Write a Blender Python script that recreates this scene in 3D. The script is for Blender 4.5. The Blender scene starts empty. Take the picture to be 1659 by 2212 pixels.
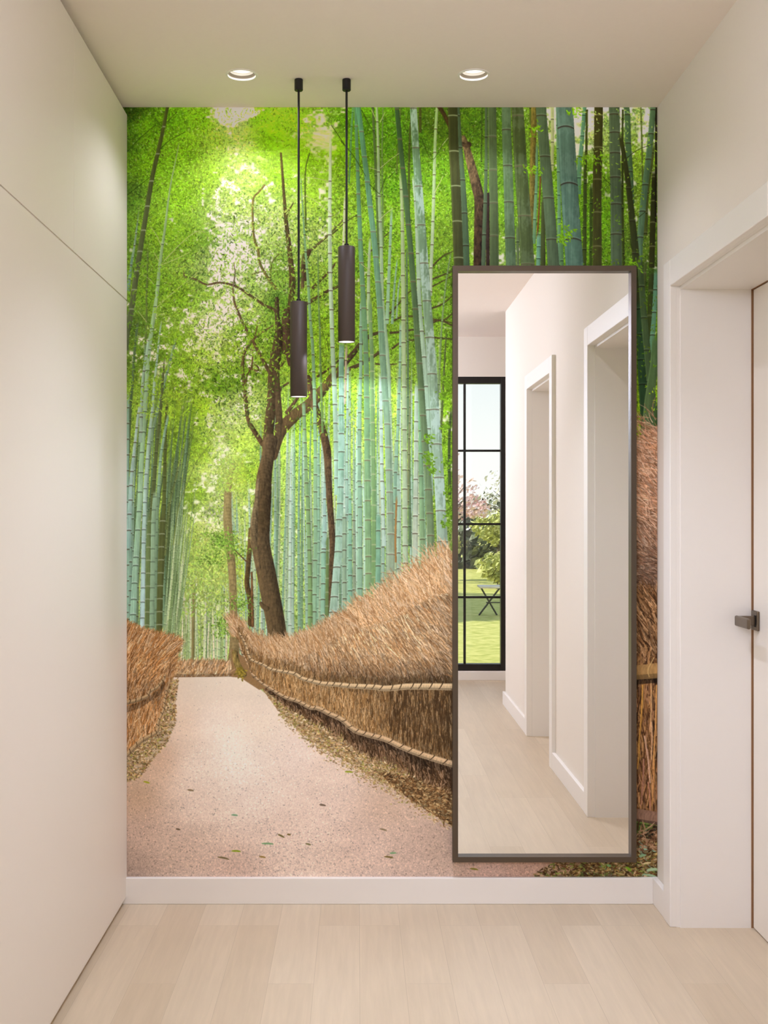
import bpy, bmesh, math, random
import numpy as np
from mathutils import Vector, Matrix
C = bpy.context.scene.collection
PI = math.pi
rnd = random.Random(4)

# ------------------------------------------------------------------ measures (metres)
PX = 1/640.0                    # one unit of the drawing on the end wall
D = 3.875                       # camera to end wall
EYE = 845.5*PX                  # camera height
CEIL = EYE+872*PX
XL, XR = -497*PX, 648*PX        # wardrobe face, right wall
FAR = -1.245                    # window wall behind the camera
def zz(y, k=1.0): return EYE+(1104-y)*k*PX
def xx(x, k=1.0): return (x-772)*k*PX

# ------------------------------------------------------------------ helpers
def new_mat(name, col=(.8, .8, .8), rough=.5, metal=0.0, spec=.5):
    m = bpy.data.materials.new(name); m.use_nodes = True
    b = m.node_tree.nodes['Principled BSDF']
    b.inputs['Base Color'].default_value = (*col, 1); b.inputs['Roughness'].default_value = rough
    b.inputs['Metallic'].default_value = metal; b.inputs['Specular IOR Level'].default_value = spec
    return m
def nodes(m): return m.node_tree.nodes, m.node_tree.links, m.node_tree.nodes['Principled BSDF']
def paint(name, col, rough=.6, spec=.3, bump=.02, scale=180, var=.015):
    # painted plaster / lacquer with a faint procedural grain
    m = new_mat(name, col, rough, 0, spec); N, L, b = nodes(m)
    tc = N.new('ShaderNodeTexCoord'); n = N.new('ShaderNodeTexNoise'); n.inputs['Scale'].default_value = scale; n.inputs['Detail'].default_value = 3
    L.new(tc.outputs['Object'], n.inputs['Vector'])
    mr = N.new('ShaderNodeMapRange'); mr.inputs['To Min'].default_value = 1-var; mr.inputs['To Max'].default_value = 1+var
    L.new(n.outputs['Fac'], mr.inputs['Value'])
    mx = N.new('ShaderNodeMix'); mx.data_type = 'RGBA'; mx.blend_type = 'MULTIPLY'; mx.inputs['Factor'].default_value = 1
    mx.inputs['A'].default_value = (*col, 1); L.new(mr.outputs['Result'], mx.inputs['B']); L.new(mx.outputs['Result'], b.inputs['Base Color'])
    if bump:
        bp = N.new('ShaderNodeBump'); bp.inputs['Strength'].default_value = bump; bp.inputs['Distance'].default_value = .002
        L.new(n.outputs['Fac'], bp.inputs['Height']); L.new(bp.outputs['Normal'], b.inputs['Normal'])
    return m

class MB:
    def __init__(self): self.bm = bmesh.new()
    def box(self, x0, x1, y0, y1, z0, z1, bevel=0.0, seg=2):
        r = bmesh.ops.create_cube(self.bm, size=1)
        vs = r['verts']
        for v in vs: v.co = Vector(((x0+x1)/2+v.co.x*(x1-x0), (y0+y1)/2+v.co.y*(y1-y0), (z0+z1)/2+v.co.z*(z1-z0)))
        if bevel:
            es = list({e for v in vs for e in v.link_edges})
            bmesh.ops.bevel(self.bm, geom=es, offset=bevel, segments=seg, affect='EDGES', profile=.5)
        return self
    def lathe(self, prof, n=48, c=(0, 0, 0), flute=None):
        rings = []
        for i, (r, z) in enumerate(prof):
            ring = []
            for k in range(n):
                rr = r*(1+(flute[1]*(1 if k % 2 else -1) if flute and i in flute[0] else 0))
                a = 2*PI*k/n
                ring.append(self.bm.verts.new((c[0]+rr*math.cos(a), c[1]+rr*math.sin(a), c[2]+z)))
            rings.append(ring)
        for a, b in zip(rings, rings[1:]):
            for k in range(n): self.bm.faces.new((a[k], a[(k+1) % n], b[(k+1) % n], b[k]))
        return rings
    def cap(self, ring, flip=False): self.bm.faces.new(ring[::-1] if flip else ring)
    def tube(self, pts, rad, n=8, cap=True):
        pts = [Vector(p) for p in pts]; rings = []
        rad = [rad]*len(pts) if isinstance(rad, (int, float)) else rad
        for i, p in enumerate(pts):
            d = (pts[min(i+1, len(pts)-1)]-pts[max(i-1, 0)]).normalized()
            u = d.cross(Vector((0, 0, 1)) if abs(d.z) < .9 else Vector((1, 0, 0))).normalized(); w = d.cross(u)
            rings.append([self.bm.verts.new(p+(u*math.cos(2*PI*k/n)+w*math.sin(2*PI*k/n))*rad[i]) for k in range(n)])
        for a, b in zip(rings, rings[1:]):
            for k in range(n): self.bm.faces.new((a[k], a[(k+1) % n], b[(k+1) % n], b[k]))
        if cap: self.bm.faces.new(rings[0][::-1]); self.bm.faces.new(rings[-1])
        return self
    def quad(self, *p): self.bm.faces.new([self.bm.verts.new(q) for q in p]); return self
    def build(self, name, mat, parent=None, smooth=False, loc=None):
        bmesh.ops.recalc_face_normals(self.bm, faces=self.bm.faces[:]) if not getattr(self, 'raw', False) else None
        me = bpy.data.meshes.new(name); self.bm.to_mesh(me); self.bm.free()
        if smooth:
            for p in me.polygons: p.use_smooth = True
        o = bpy.data.objects.new(name, me); C.objects.link(o); me.materials.append(mat)
        if parent is not None:
            o.parent = parent
            if loc is None: o.matrix_parent_inverse = Matrix.Translation(-parent.location)
        if loc is not None: o.location = loc
        return o
def tag(o, label=None, cat=None, group=None, kind=None):
    if label: o['label'] = label
    if cat: o['category'] = cat
    if group: o['group'] = group
    if kind: o['kind'] = kind
    return o
def empty(name, loc):
    o = bpy.data.objects.new(name, None); o.location = loc; o.empty_display_size = .1; C.objects.link(o); return o
def smooth_angle(o, a=35):
    for p in o.data.polygons: p.use_smooth = True
    m = o.modifiers.new('es', 'EDGE_SPLIT'); m.split_angle = math.radians(a); m.use_edge_sharp = False
    return o

# ------------------------------------------------------------------ materials
WALL = paint('wall_paint', (.775, .710, .620), .75, .2)
CEILM = paint('ceiling_paint', (.84, .75, .675), .8, .15, .04, 90)
TRIM = paint('trim_lacquer', (.82, .775, .715), .42, .35, 0, 60, .006)
DOORM = paint('door_lacquer', (.80, .745, .665), .4, .35, 0, 60, .006)
WARD = paint('wardrobe_lacquer', (.765, .70, .615), .48, .35, 0, 60, .006)
SHADE = paint('lamp_lacquer', (.052, .036, .025), .5, .3, 0, 300, .03)
BLACK = paint('black_metal', (.008, .0065, .006), .45, .4, 0, 300, .03)
WFRAME = paint('window_frame_black', (.010, .008, .007), .4, .4, 0, 200, .03)
SEALM = paint('seal_brown', (.30, .155, .07), .6, .3, 0, 120, .05)
BRONZE = new_mat('bronze_frame', (.105, .076, .052), .33, .55, .5)
HANDLE = new_mat('handle_bronze', (.17, .13, .092), .34, .8, .5)
SLOT = paint('slot_dark', (.006, .005, .004), .6, .2, 0, 120, .05)
def grain_metal(m, s):
    N, L, b = nodes(m); tc = N.new('ShaderNodeTexCoord'); n = N.new('ShaderNodeTexNoise'); n.inputs['Scale'].default_value = s
    L.new(tc.outputs['Object'], n.inputs['Vector']); mr = N.new('ShaderNodeMapRange'); v = b.inputs['Roughness'].default_value
    mr.inputs['To Min'].default_value = v-.03; mr.inputs['To Max'].default_value = v+.03; L.new(n.outputs['Fac'], mr.inputs['Value']); L.new(mr.outputs['Result'], b.inputs['Roughness'])
grain_metal(BRONZE, 220); grain_metal(HANDLE, 300)
MIRROR = new_mat('mirror_silver', (.95, .945, .93), .006, 1.0)
grain = MIRROR
def emis(name, col, st):
    m = bpy.data.materials.new(name); m.use_nodes = True; b = m.node_tree.nodes['Principled BSDF']
    b.inputs['Base Color'].default_value = (.9, .9, .9, 1); b.inputs['Emission Color'].default_value = (*col, 1); b.inputs['Emission Strength'].default_value = st
    return m
LENS = emis('lamp_lens', (1, .90, .80), .98)
LED = emis('led_disc', (1, .95, .88), 3.0)
REFL = new_mat('reflector_white', (.86, .84, .80), .25, 0, .6)
BAFFLE = new_mat('baffle_grey', (.34, .29, .23), .45, 0, .4)

# oak boards: brick pattern along the hall, each board its own tone, long grain
FLOOR = new_mat('oak_boards', (.6, .45, .33), .46, 0, .35)
def floor_nodes():
    N, L, b = nodes(FLOOR)
    tc = N.new('ShaderNodeTexCoord'); sp = N.new('ShaderNodeSeparateXYZ'); cb = N.new('ShaderNodeCombineXYZ')
    L.new(tc.outputs['Object'], sp.inputs['Vector'])
    ax = N.new('ShaderNodeMath'); ax.operation = 'ADD'; ax.inputs[1].default_value = 12.87+.064+.038; L.new(sp.outputs['X'], ax.inputs[0])
    L.new(sp.outputs['Y'], cb.inputs['X']); L.new(ax.outputs[0], cb.inputs['Y'])
    br = N.new('ShaderNodeTexBrick'); br.offset = .37; br.offset_frequency = 3; br.squash = 1
    for k, v in (('Scale', 1.0), ('Mortar Size', .0007), ('Mortar Smooth', .3), ('Bias', 0.0), ('Brick Width', 1.22), ('Row Height', .1285)): br.inputs[k].default_value = v
    br.inputs['Color1'].default_value = (.0, .0, .0, 1); br.inputs['Color2'].default_value = (1, 1, 1, 1); br.inputs['Mortar'].default_value = (.5, .5, .5, 1)
    L.new(cb.outputs['Vector'], br.inputs['Vector'])
    mp = N.new('ShaderNodeMapping'); mp.inputs['Scale'].default_value = (1.6, 26, 1); L.new(cb.outputs['Vector'], mp.inputs['Vector'])
    ng = N.new('ShaderNodeTexNoise'); ng.noise_dimensions = '4D'; ng.inputs['Scale'].default_value = 2.2; ng.inputs['Detail'].default_value = 7; ng.inputs['Roughness'].default_value = .6; ng.inputs['Distortion'].default_value = .6
    L.new(mp.outputs['Vector'], ng.inputs['Vector'])
    bw = N.new('ShaderNodeMath'); bw.operation = 'MULTIPLY'; bw.inputs[1].default_value = 37.0; L.new(br.outputs['Color'], bw.inputs[0]); L.new(bw.outputs[0], ng.inputs['W'])
    m2 = N.new('ShaderNodeMapping'); m2.inputs['Scale'].default_value = (3, 9, 1); L.new(cb.outputs['Vector'], m2.inputs['Vector'])
    nb = N.new('ShaderNodeTexNoise'); nb.inputs['Scale'].default_value = 1.0; nb.inputs['Detail'].default_value = 3; L.new(m2.outputs['Vector'], nb.inputs['Vector'])
    r1 = N.new('ShaderNodeValToRGB'); e = r1.color_ramp.elements
    e[0].position = 0; e[0].color = (.530, .422, .290, 1); e[1].position = 1; e[1].color = (.610, .502, .362, 1)
    L.new(br.outputs['Color'], r1.inputs['Fac'])
    g1 = N.new('ShaderNodeMapRange'); g1.inputs['From Min'].default_value = .3; g1.inputs['From Max'].default_value = .7; g1.inputs['To Min'].default_value = .93; g1.inputs['To Max'].default_value = 1.05; L.new(ng.outputs['Fac'], g1.inputs['Value'])
    g2 = N.new('ShaderNodeMapRange'); g2.inputs['To Min'].default_value = .94; g2.inputs['To Max'].default_value = 1.06; L.new(nb.outputs['Fac'], g2.inputs['Value'])
    gm = N.new('ShaderNodeMath'); gm.operation = 'MULTIPLY'; L.new(g1.outputs['Result'], gm.inputs[0]); L.new(g2.outputs['Result'], gm.inputs[1])
    jf = N.new('ShaderNodeMapRange'); jf.inputs['To Min'].default_value = 1.0; jf.inputs['To Max'].default_value = .80; L.new(br.outputs['Fac'], jf.inputs['Value'])
    gj = N.new('ShaderNodeMath'); gj.operation = 'MULTIPLY'; L.new(gm.outputs[0], gj.inputs[0]); L.new(jf.outputs['Result'], gj.inputs[1])
    mx = N.new('ShaderNodeMix'); mx.data_type = 'RGBA'; mx.blend_type = 'MULTIPLY'; mx.inputs['Factor'].default_value = 1
    L.new(r1.outputs['Color'], mx.inputs['A']); L.new(gj.outputs[0], mx.inputs['B']); L.new(mx.outputs['Result'], b.inputs['Base Color'])
    bp = N.new('ShaderNodeBump'); bp.inputs['Strength'].default_value = .08; bp.inputs['Distance'].default_value = .001; L.new(ng.outputs['Fac'], bp.inputs['Height']); L.new(bp.outputs['Normal'], b.inputs['Normal'])
floor_nodes()
E_DOWN, E_FILL_SPOT, E_PEND, E_FILL_POINT, SKY = 7.2, (82.0, 10.0, 0.0), (1.0, 3.6), (6.0, 52.0), .95
FALLOFF_GAIN, LAMP_TINT_GAIN = [1.75, 1.5, .98, .88, 1.08, .96, .94, 1.03, 1.10], (1.0, 1.04, 1.05)  # gain put into the print's colour to offset uneven, tinted lamp light
# ---- the printed picture on the end wall: strokes laid into a pixel array ----
MX0, MX1, MY0, MY1 = 258, 1424, 228, 1900      # extent of the print (drawing units)
SS = 2
def paint_mural():
    W = (MX1-MX0)*SS; H = (MY1-MY0)*SS
    C = np.zeros((H, W, 3), np.float32)
    rng = np.random.default_rng(11)
    A = lambda *v: np.array(v, np.float32)

    def noise(h, w, sy, sx, seed):
        r = np.random.default_rng(seed)
        gy = int(h/sy)+3; gx = int(w/sx)+3
        g = r.random((gy, gx)).astype(np.float32)
        y = np.arange(h)/sy; x = np.arange(w)/sx
        iy = y.astype(int); ix = x.astype(int)
        fy = (y-iy).astype(np.float32); fx = (x-ix).astype(np.float32)
        fy = fy*fy*(3-2*fy); fx = fx*fx*(3-2*fx)
        R = g[:, ix]*(1-fx)+g[:, ix+1]*fx
        return R[iy]*(1-fy)[:, None]+R[iy+1]*fy[:, None]
    def blur(a, n):
        for ax in (0, 1):
            for _ in range(2):
                p = [(0, 0)]*a.ndim; p[ax] = (n+1, n)
                c = np.cumsum(np.pad(a, p, mode='edge'), axis=ax, dtype=np.float64)
                k = 2*n+1
                a = ((np.take(c, range(k, c.shape[ax]), axis=ax)-np.take(c, range(0, c.shape[ax]-k), axis=ax))/k).astype(np.float32)
        return a
    def field(pts, soft=24.0, p=3.0):
        # inverse-distance colour field from (x, y, colour...) control points
        s = 8; h = H//(SS*s)+2; w = W//(SS*s)+2
        yy, xx = np.mgrid[0:h, 0:w].astype(np.float32)
        yy = yy*s+MY0; xx = xx*s+MX0
        num = 0; den = 0
        for q in pts:
            d = ((xx-q[0])**2+((yy-q[1]))**2+soft*soft)**(-p/2)
            num = num+d[..., None]*A(*q[2:]); den = den+d
        g = num/den[..., None]
        y = np.arange(H)/(SS*s); x = np.arange(W)/(SS*s)
        iy = y.astype(int); ix = x.astype(int); fy = (y-iy)[:, None, None]; fx = (x-ix)[None, :, None]
        R = g[:, ix]*(1-fx)+g[:, ix+1]*fx
        return (R[iy]*(1-fy)+R[iy+1]*fy).astype(np.float32)
    def strokes(x, y, ang, ln, wd, col, bend=None, alpha=1.0, tip=True):
        n = len(x)
        if n == 0: return
        col = np.asarray(col, np.float32).reshape(-1, 3)
        x = np.asarray(x, np.float32); y = np.asarray(y, np.float32)
        ln = np.broadcast_to(np.asarray(ln, np.float32), (n,)); wd = np.broadcast_to(np.asarray(wd, np.float32), (n,))
        ang = np.broadcast_to(np.asarray(ang, np.float32), (n,))
        bend = np.zeros(n, np.float32) if bend is None else np.asarray(bend, np.float32)
        nl = int(max(3, ln.max()*SS*1.3)); nw = int(max(1, math.ceil(wd.max()*SS*1.2)))
        ch = max(1, int(3e6/(nl*nw)))
        t = np.linspace(0, 1, nl, dtype=np.float32)[None, :, None]
        v = (np.linspace(-.5, .5, nw, dtype=np.float32) if nw > 1 else np.zeros(1, np.float32))[None, None, :]
        for a in range(0, n, ch):
            s = slice(a, a+ch)
            aa = ang[s][:, None, None]; L = ln[s][:, None, None]; Wd = wd[s][:, None, None]
            th = aa+bend[s][:, None, None]*t
            w = Wd*(np.sqrt(np.clip(4*t*(1-t), 0, 1)) if tip else (1-.6*t))
            px = x[s][:, None, None]+np.cos(aa+bend[s][:, None, None]*t*.5)*L*t-np.sin(th)*w*v
            py = y[s][:, None, None]+np.sin(aa+bend[s][:, None, None]*t*.5)*L*t+np.cos(th)*w*v
            ix = ((px-MX0)*SS).astype(np.int32); iy = ((py-MY0)*SS).astype(np.int32)
            ok = (ix >= 0) & (ix < W) & (iy >= 0) & (iy < H)
            cc = np.broadcast_to(col[s][:, None, None, :], ix.shape+(3,))[ok]
            iy = iy[ok]; ix = ix[ok]
            if alpha >= 1: C[iy, ix] = cc
            else: C[iy, ix] = C[iy, ix]*(1-alpha)+cc*alpha
    def poly(pts):
        P = [((a-MX0)*SS, (b-MY0)*SS) for a, b in pts]
        x0 = max(0, int(min(p[0] for p in P))); x1 = min(W, int(max(p[0] for p in P))+2)
        y0 = max(0, int(min(p[1] for p in P))); y1 = min(H, int(max(p[1] for p in P))+2)
        yy = (np.arange(y0, y1)+.5)[:, None]; xx = (np.arange(x0, x1)+.5)[None, :]
        m = np.zeros((y1-y0, x1-x0), bool)
        for (ax, ay), (bx, by) in zip(P, P[1:]+P[:1]):
            if ay == by: continue
            c = (ay <= yy) != (by <= yy)
            m ^= c & (xx < ax+(yy-ay)*(bx-ax)/(by-ay))
        return (slice(y0, y1), slice(x0, x1)), m
    def spline(pts, n=8):
        P = np.array(pts, np.float32)
        if len(P) < 3:
            t = np.linspace(0, 1, n+1)[:, None]; return P[0]*(1-t)+P[-1]*t
        Q = np.vstack([2*P[0]-P[1], P, 2*P[-1]-P[-2]]); out = []
        for i in range(1, len(Q)-2):
            for k in range(n):
                t = k/n; a, b, c, d = Q[i-1:i+3]
                out.append(.5*((2*b)+(-a+c)*t+(2*a-5*b+4*c-d)*t*t+(-a+3*b-3*c+d)*t**3))
        out.append(P[-1]); return np.array(out, np.float32)
    BARK = noise(H, W, 9*SS, 2.2*SS, 5)*.6+noise(H, W, 3*SS, 1.5*SS, 6)*.4
    STREAK = noise(H, W, 60*SS, 1.6*SS, 7)
    MOT = noise(H, W, 14*SS, 6*SS, 8)*.6+noise(H, W, 4*SS, 2.5*SS, 9)*.4
    GR = rng.random((H, W)).astype(np.float32)
    CT = A(1.0, .985, .93)

    def limb(pts, w0, w1, c0, c1=None, bark=.5, lit=-.25, wf=None):
        # tapered branch: colour c0 -> c1, side light 'lit' (negative = left side lighter)
        P = spline([(a, b) for a, b in pts], 6); n = len(P)
        c0 = A(*c0); c1 = c0 if c1 is None else A(*c1)
        Wd = np.linspace(w0, w1, n) if wf is None else np.interp(np.linspace(0, 1, n), np.linspace(0, 1, len(wf)), wf)
        for i in range(n-1):
            (ax, ay), (bx, by) = (P[i]-A(MX0, MY0))*SS, (P[i+1]-A(MX0, MY0))*SS
            r = max(Wd[i], Wd[i+1])*SS*.5+1
            x0 = int(max(0, min(ax, bx)-r)); x1 = int(min(W, max(ax, bx)+r+2)); y0 = int(max(0, min(ay, by)-r)); y1 = int(min(H, max(ay, by)+r+2))
            if x1 <= x0 or y1 <= y0: continue
            yy, xx = np.mgrid[y0:y1, x0:x1].astype(np.float32)
            dx, dy = bx-ax, by-ay; L2 = dx*dx+dy*dy+1e-6; L = math.sqrt(L2)
            t = np.clip(((xx-ax)*dx+(yy-ay)*dy)/L2, 0, 1)
            d = np.hypot(xx-ax-dx*t, yy-ay-dy*t)
            R = (Wd[i]*(1-t)+Wd[i+1]*t)*SS*.5
            m = d <= R+.3
            sx = (xx-ax-dx*t)/np.maximum(R, .5)          # -1 left .. 1 right
            k = i/(n-1)
            sh = 1+lit*sx-.16*(d/np.maximum(R, .5))**2+(BARK[y0:y1, x0:x1]-.5)*bark
            col = (c0*(1-k)+c1*k)[None, None, :]*sh[..., None]
            C[y0:y1, x0:x1][m] = col[m]
    def stalk(pts, w, c, nodes=None, step=None, edge=.16, dk=(78, 66, 48), arc=.12, speck=0, c2=None, lite=1, fade=0, nw=1.3):
        # bamboo cane running down the picture: pts (x, y), widths, colours top -> bottom
        P = spline(pts, 6); P = P[np.argsort(P[:, 1])]
        ya, yb = P[0, 1], P[-1, 1]
        r0 = max(0, int((ya-MY0)*SS)); r1 = min(H, int((yb-MY0)*SS)+1)
        if r1 <= r0: return
        rows = np.arange(r0, r1); ypx = rows/SS+MY0
        cx = (np.interp(ypx, P[:, 1], P[:, 0])-MX0)*SS
        q = (ypx-ya)/max(1, yb-ya)
        w = (w, w) if np.isscalar(w) else w
        hw = np.interp(q, np.linspace(0, 1, len(w)), w)*SS*.5
        x0 = max(0, int((cx-hw).min())-1); x1 = min(W, int((cx+hw).max())+2)
        if x1 <= x0: return
        xx = np.arange(x0, x1)[None, :]
        u = (xx+.5-cx[:, None])/hw[:, None]; m = np.abs(u) <= 1
        c = A(*c)*CT; c2 = c if c2 is None else A(*c2)*CT; c, c2 = [v*.88+v.mean()*.12 for v in (c, c2)]
        base = c*(1-q[:, None])+c2*q[:, None]
        sl = (slice(r0, r1), slice(x0, x1))
        sh = 1.03-.09*u-.16*u*u+(STREAK[sl]-.5)*.16+(MOT[sl]-.5)*.14
        sh = sh+edge*np.exp(-((u+.84)/.13)**2)+edge*.45*np.exp(-((u-.86)/.1)**2)
        col = base[:, None, :]*sh[..., None]
        if speck:
            k = np.clip((MOT[sl]*.7+STREAK[sl]*.3+.18*np.sin(q[:, None]*40)-.46)*5, 0, 1)*speck*(u > -.9)
            col = col*(1-k[..., None])+A(188, 208, 194)*k[..., None]
        hwp = hw/SS
        if nodes is None and step:
            nodes = np.arange(ya+step*rng.random(), yb, step)
        for ny in (nodes if nodes is not None else []):
            dy = ypx[:, None]-(ny-arc*hwp[:, None]*(1-np.clip(u, -1, 1)**2))
            g = np.exp(-((dy)/nw)**2)
            col = col*(1-g[..., None]*.92)+A(*dk)*(g[..., None]*.92)
            if lite:
                g2 = np.exp(-((dy+(2.3 if lite > 0 else -2.2))/1.3)**2)*.5
                col = col*(1-g2[..., None])+np.minimum(base[:, None, :]*1.15+34, 235)*g2[..., None]
        if not fade and ya > 262: fade = 16
        if fade:
            al = np.clip((ypx-ya)/fade, 0, 1)[:, None, None]
            col = C[sl]*(1-al)+col*al
        C[sl][m] = col[m]

    # ------------------------------------------------ far foliage
    FP = [(276,240,45,75,6),(276,300,75,120,18),(276,420,90,135,30),(290,560,105,150,35),(285,700,90,125,35),(320,280,95,150,12),(330,360,118,178,20),(380,260,105,168,14),(400,330,128,190,22),(390,420,138,195,30),
    (440,260,122,185,16),(470,300,152,202,48),(450,380,150,196,45),(500,240,228,214,192),(497,280,172,204,86),(512,330,178,208,92),(528,372,192,208,120),(500,420,176,206,90),(560,250,132,196,22),(590,300,136,205,12),(600,360,150,208,40),(560,420,165,205,70),(530,450,186,208,110),
    (640,260,150,206,32),(655,330,148,208,18),(690,262,130,190,30),(692,290,190,204,120),(720,330,142,202,18),(745,260,96,158,10),(760,320,104,165,14),(790,270,92,155,12),(830,300,86,145,14),(860,400,100,160,18),(900,300,78,130,14),(940,270,66,98,10),(950,360,92,140,16),(930,460,120,170,28),(970,500,110,150,30),
    (820,480,126,182,28),(740,430,138,190,34),(680,420,150,195,45),(640,460,160,195,70),(600,480,190,205,120),(560,520,170,200,95),(500,510,205,215,160),(480,560,222,214,190),(505,620,206,214,160),(450,520,120,170,45),(400,520,122,172,32),(350,500,128,180,28),(330,620,110,155,30),(390,640,118,165,30),(440,640,138,182,55),(470,690,190,205,125),
    (560,600,150,185,80),(600,580,120,165,45),(540,660,165,195,85),(600,660,100,150,35),(690,520,165,195,80),(700,600,130,170,45),(740,520,135,175,45),(780,560,112,162,26),(840,560,115,165,24),(900,560,112,165,26),(955,600,105,150,28),(960,700,110,160,30),
    (330,760,92,130,30),(380,740,124,170,34),(400,800,132,178,36),(440,760,160,195,60),(460,740,186,205,110),(500,760,150,188,50),(530,720,118,168,30),(470,830,105,155,28),(520,820,108,158,28),(560,780,128,172,38),(440,880,165,208,45),(410,900,148,190,40),(470,900,192,210,110),(500,890,214,214,150),(540,860,176,200,90),
    (400,960,132,176,36),(440,980,160,200,48),(480,980,206,218,140),(520,960,172,205,66),(470,1040,212,216,168),(450,1020,184,208,90),(500,1040,176,206,72),(540,1020,160,198,50),(430,1060,152,194,48),(400,1080,130,170,44),(470,1110,222,222,170),(460,1150,226,226,160),(500,1110,196,216,110),(530,1120,186,214,90),(420,1150,186,212,90),(390,1180,150,186,70),
    (445,1180,206,232,110),(490,1200,206,232,104),(430,1230,196,226,110),(480,1260,214,236,120),(520,1220,190,220,80),(460,1300,222,238,150),(420,1300,206,226,140),(500,1330,196,222,110),(450,1370,204,226,130),(490,1400,190,216,110),(420,1400,196,216,130),
    (640,720,118,166,30),(680,740,134,182,32),(720,700,128,176,28),(680,820,140,188,34),(720,860,150,196,36),(780,760,118,165,34),(830,800,140,180,45),(860,740,112,160,30),(900,720,100,140,34),(960,760,118,168,28),(840,880,176,214,60),(900,900,130,176,36),(960,860,125,175,28),(850,950,178,220,64),(640,920,142,186,42),(700,960,160,200,48),(760,940,176,208,78),(640,1000,160,200,70),(600,960,166,206,60),(580,1050,170,205,90),(640,1100,176,206,90),(700,1080,170,200,80),(760,1050,170,210,90),(850,1050,160,210,60),(960,980,120,165,30),(970,1080,110,150,34),(880,1100,150,190,70),
    (600,1200,180,205,120),(660,1250,176,200,120),(720,1250,150,186,96),(800,1200,140,180,100),(880,1180,140,180,90),(950,1150,120,150,50),
    (1010,260,70,110,12),(1060,260,74,118,14),(1060,340,80,122,16),(1090,450,100,150,22),(1040,520,130,175,40),(985,360,92,140,16),(1080,560,120,160,50),(1150,260,90,130,22),(1150,400,80,130,16),(1190,260,140,165,70),(1200,360,110,160,20),(1250,250,168,176,120),(1265,290,150,165,96),(1260,380,96,150,12),(1280,470,88,145,10),(1330,260,110,140,60),(1380,250,140,160,90),(1390,330,120,160,30),(1400,440,110,150,30),(1385,520,80,110,24),(1300,560,84,130,14),(1400,600,60,90,16),(1400,760,80,120,14),(1400,860,130,175,20),(1240,540,96,150,16)]
    B = field(FP, 16, 3.4)
    B[..., 0] = np.minimum(B[..., 0]*1.0+4, 250); B[..., 1] = np.minimum(B[..., 1]*.99+2, 250); B[..., 2] = B[..., 2]*1.05+6
    cl = noise(H, W, 15*SS, 20*SS, 21)*.5+noise(H, W, 6*SS, 8*SS, 22)*.5
    fine = noise(H, W, 2.2*SS, 2.6*SS, 23)*.6+noise(H, W, 1.2*SS, 1.3*SS, 24)*.4
    soft = field([(276,300,.9),(330,400,.8),(420,300,.7),(600,320,.2),(650,350,.22),(700,280,.35),(560,280,.35),(480,350,.4),(420,600,.9),(520,600,1),(600,600,1),(800,400,.9),(900,500,.9),(1000,300,.7),(1060,400,.5),(1250,400,1),(1400,400,1),(440,880,.25),(420,980,.4),(480,1000,.6),(470,800,1),(380,760,.7),(460,1200,.5),(460,1340,.5),(700,900,.9),(900,900,.9)], 40)[..., 0]
    C[:] = np.clip(B*(.80+.30*cl+.22*(noise(H, W, 44*SS, 52*SS, 25)-.5)+.12*(noise(H, W, 22*SS, 26*SS, 26)-.5)+(fine-.5)*(.2+.55*soft))[..., None]+(np.clip(fine-.62, 0, 1)*soft*150)[..., None]*np.array([.9, .8, .8], np.float32), 0, 250)
    sat = np.clip(((B[..., 1]-B[..., 2])/np.maximum(B[..., 1], 1)-.1)/.5, 0, 1)[..., None]
    BL = B*sat+A(150,192,62)*(1-sat)
    # loose leaf strokes, colour from the field with light and dark leaves mixed
    def leaves(n, box, ln, wd, lo, hi, seed, angc=1.2, angs=.9, mask=None, alpha=1.0, tint=None, wh=0):
        r = np.random.default_rng(seed)
        x = r.uniform(box[0], box[2], n); y = r.uniform(box[1], box[3], n)
        iy = np.clip(((y-MY0)*SS).astype(int), 0, H-1); ix = np.clip(((x-MX0)*SS).astype(int), 0, W-1)
        if mask is not None:
            k = r.random(n) < mask[iy, ix]; x, y, iy, ix = x[k], y[k], iy[k], ix[k]
        n = len(x); c = BL[iy, ix].copy() if tint is None else np.tile(A(*tint), (n, 1))
        f = r.uniform(lo, hi, n).astype(np.float32)
        if hi < 1 and seed != 35: c[:, 2] = np.minimum(c[:, 2], c[:, 1]*.35+8); c[:, 0] = np.minimum(c[:, 0], c[:, 1]*.76)
        c = c*f[:, None]; c[:, 2] *= np.where(f > 1, .9, 1); c[:, 0] += r.uniform(-10, 12, n)
        if wh: k = (wh*r.random(n))[:, None].astype(np.float32); c = c*(1-k)+A(248,240,205)*k
        s = np.where(r.random(n) < .5, 1, -1)
        a = np.where(s > 0, angc, math.pi-angc)+r.normal(0, angs, n)
        strokes(x, y, a, r.uniform(ln[0], ln[1], n), r.uniform(wd[0], wd[1], n), np.clip(c, 0, 255), r.normal(0, .4, n), alpha)
    full = (MX0, MY0, MX1, 1460)
    leaves(60000, full, (3, 8), (.8, 1.7), .55, .95, 31, mask=soft)
    leaves(70000, full, (3, 8), (.8, 1.6), .95, 1.3, 32, mask=soft*.8+.15)
    leaves(20000, full, (2.5, 6), (.8, 1.3), .45, .7, 33, mask=np.clip(soft-.2, 0, 1)*np.clip(cl*-3+2.1, .15, 1))
    leaves(20000, full, (2, 5), (.8, 1.5), .8, 1.2, 34, mask=np.clip(soft*.8, 0, 1), wh=.45)
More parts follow.
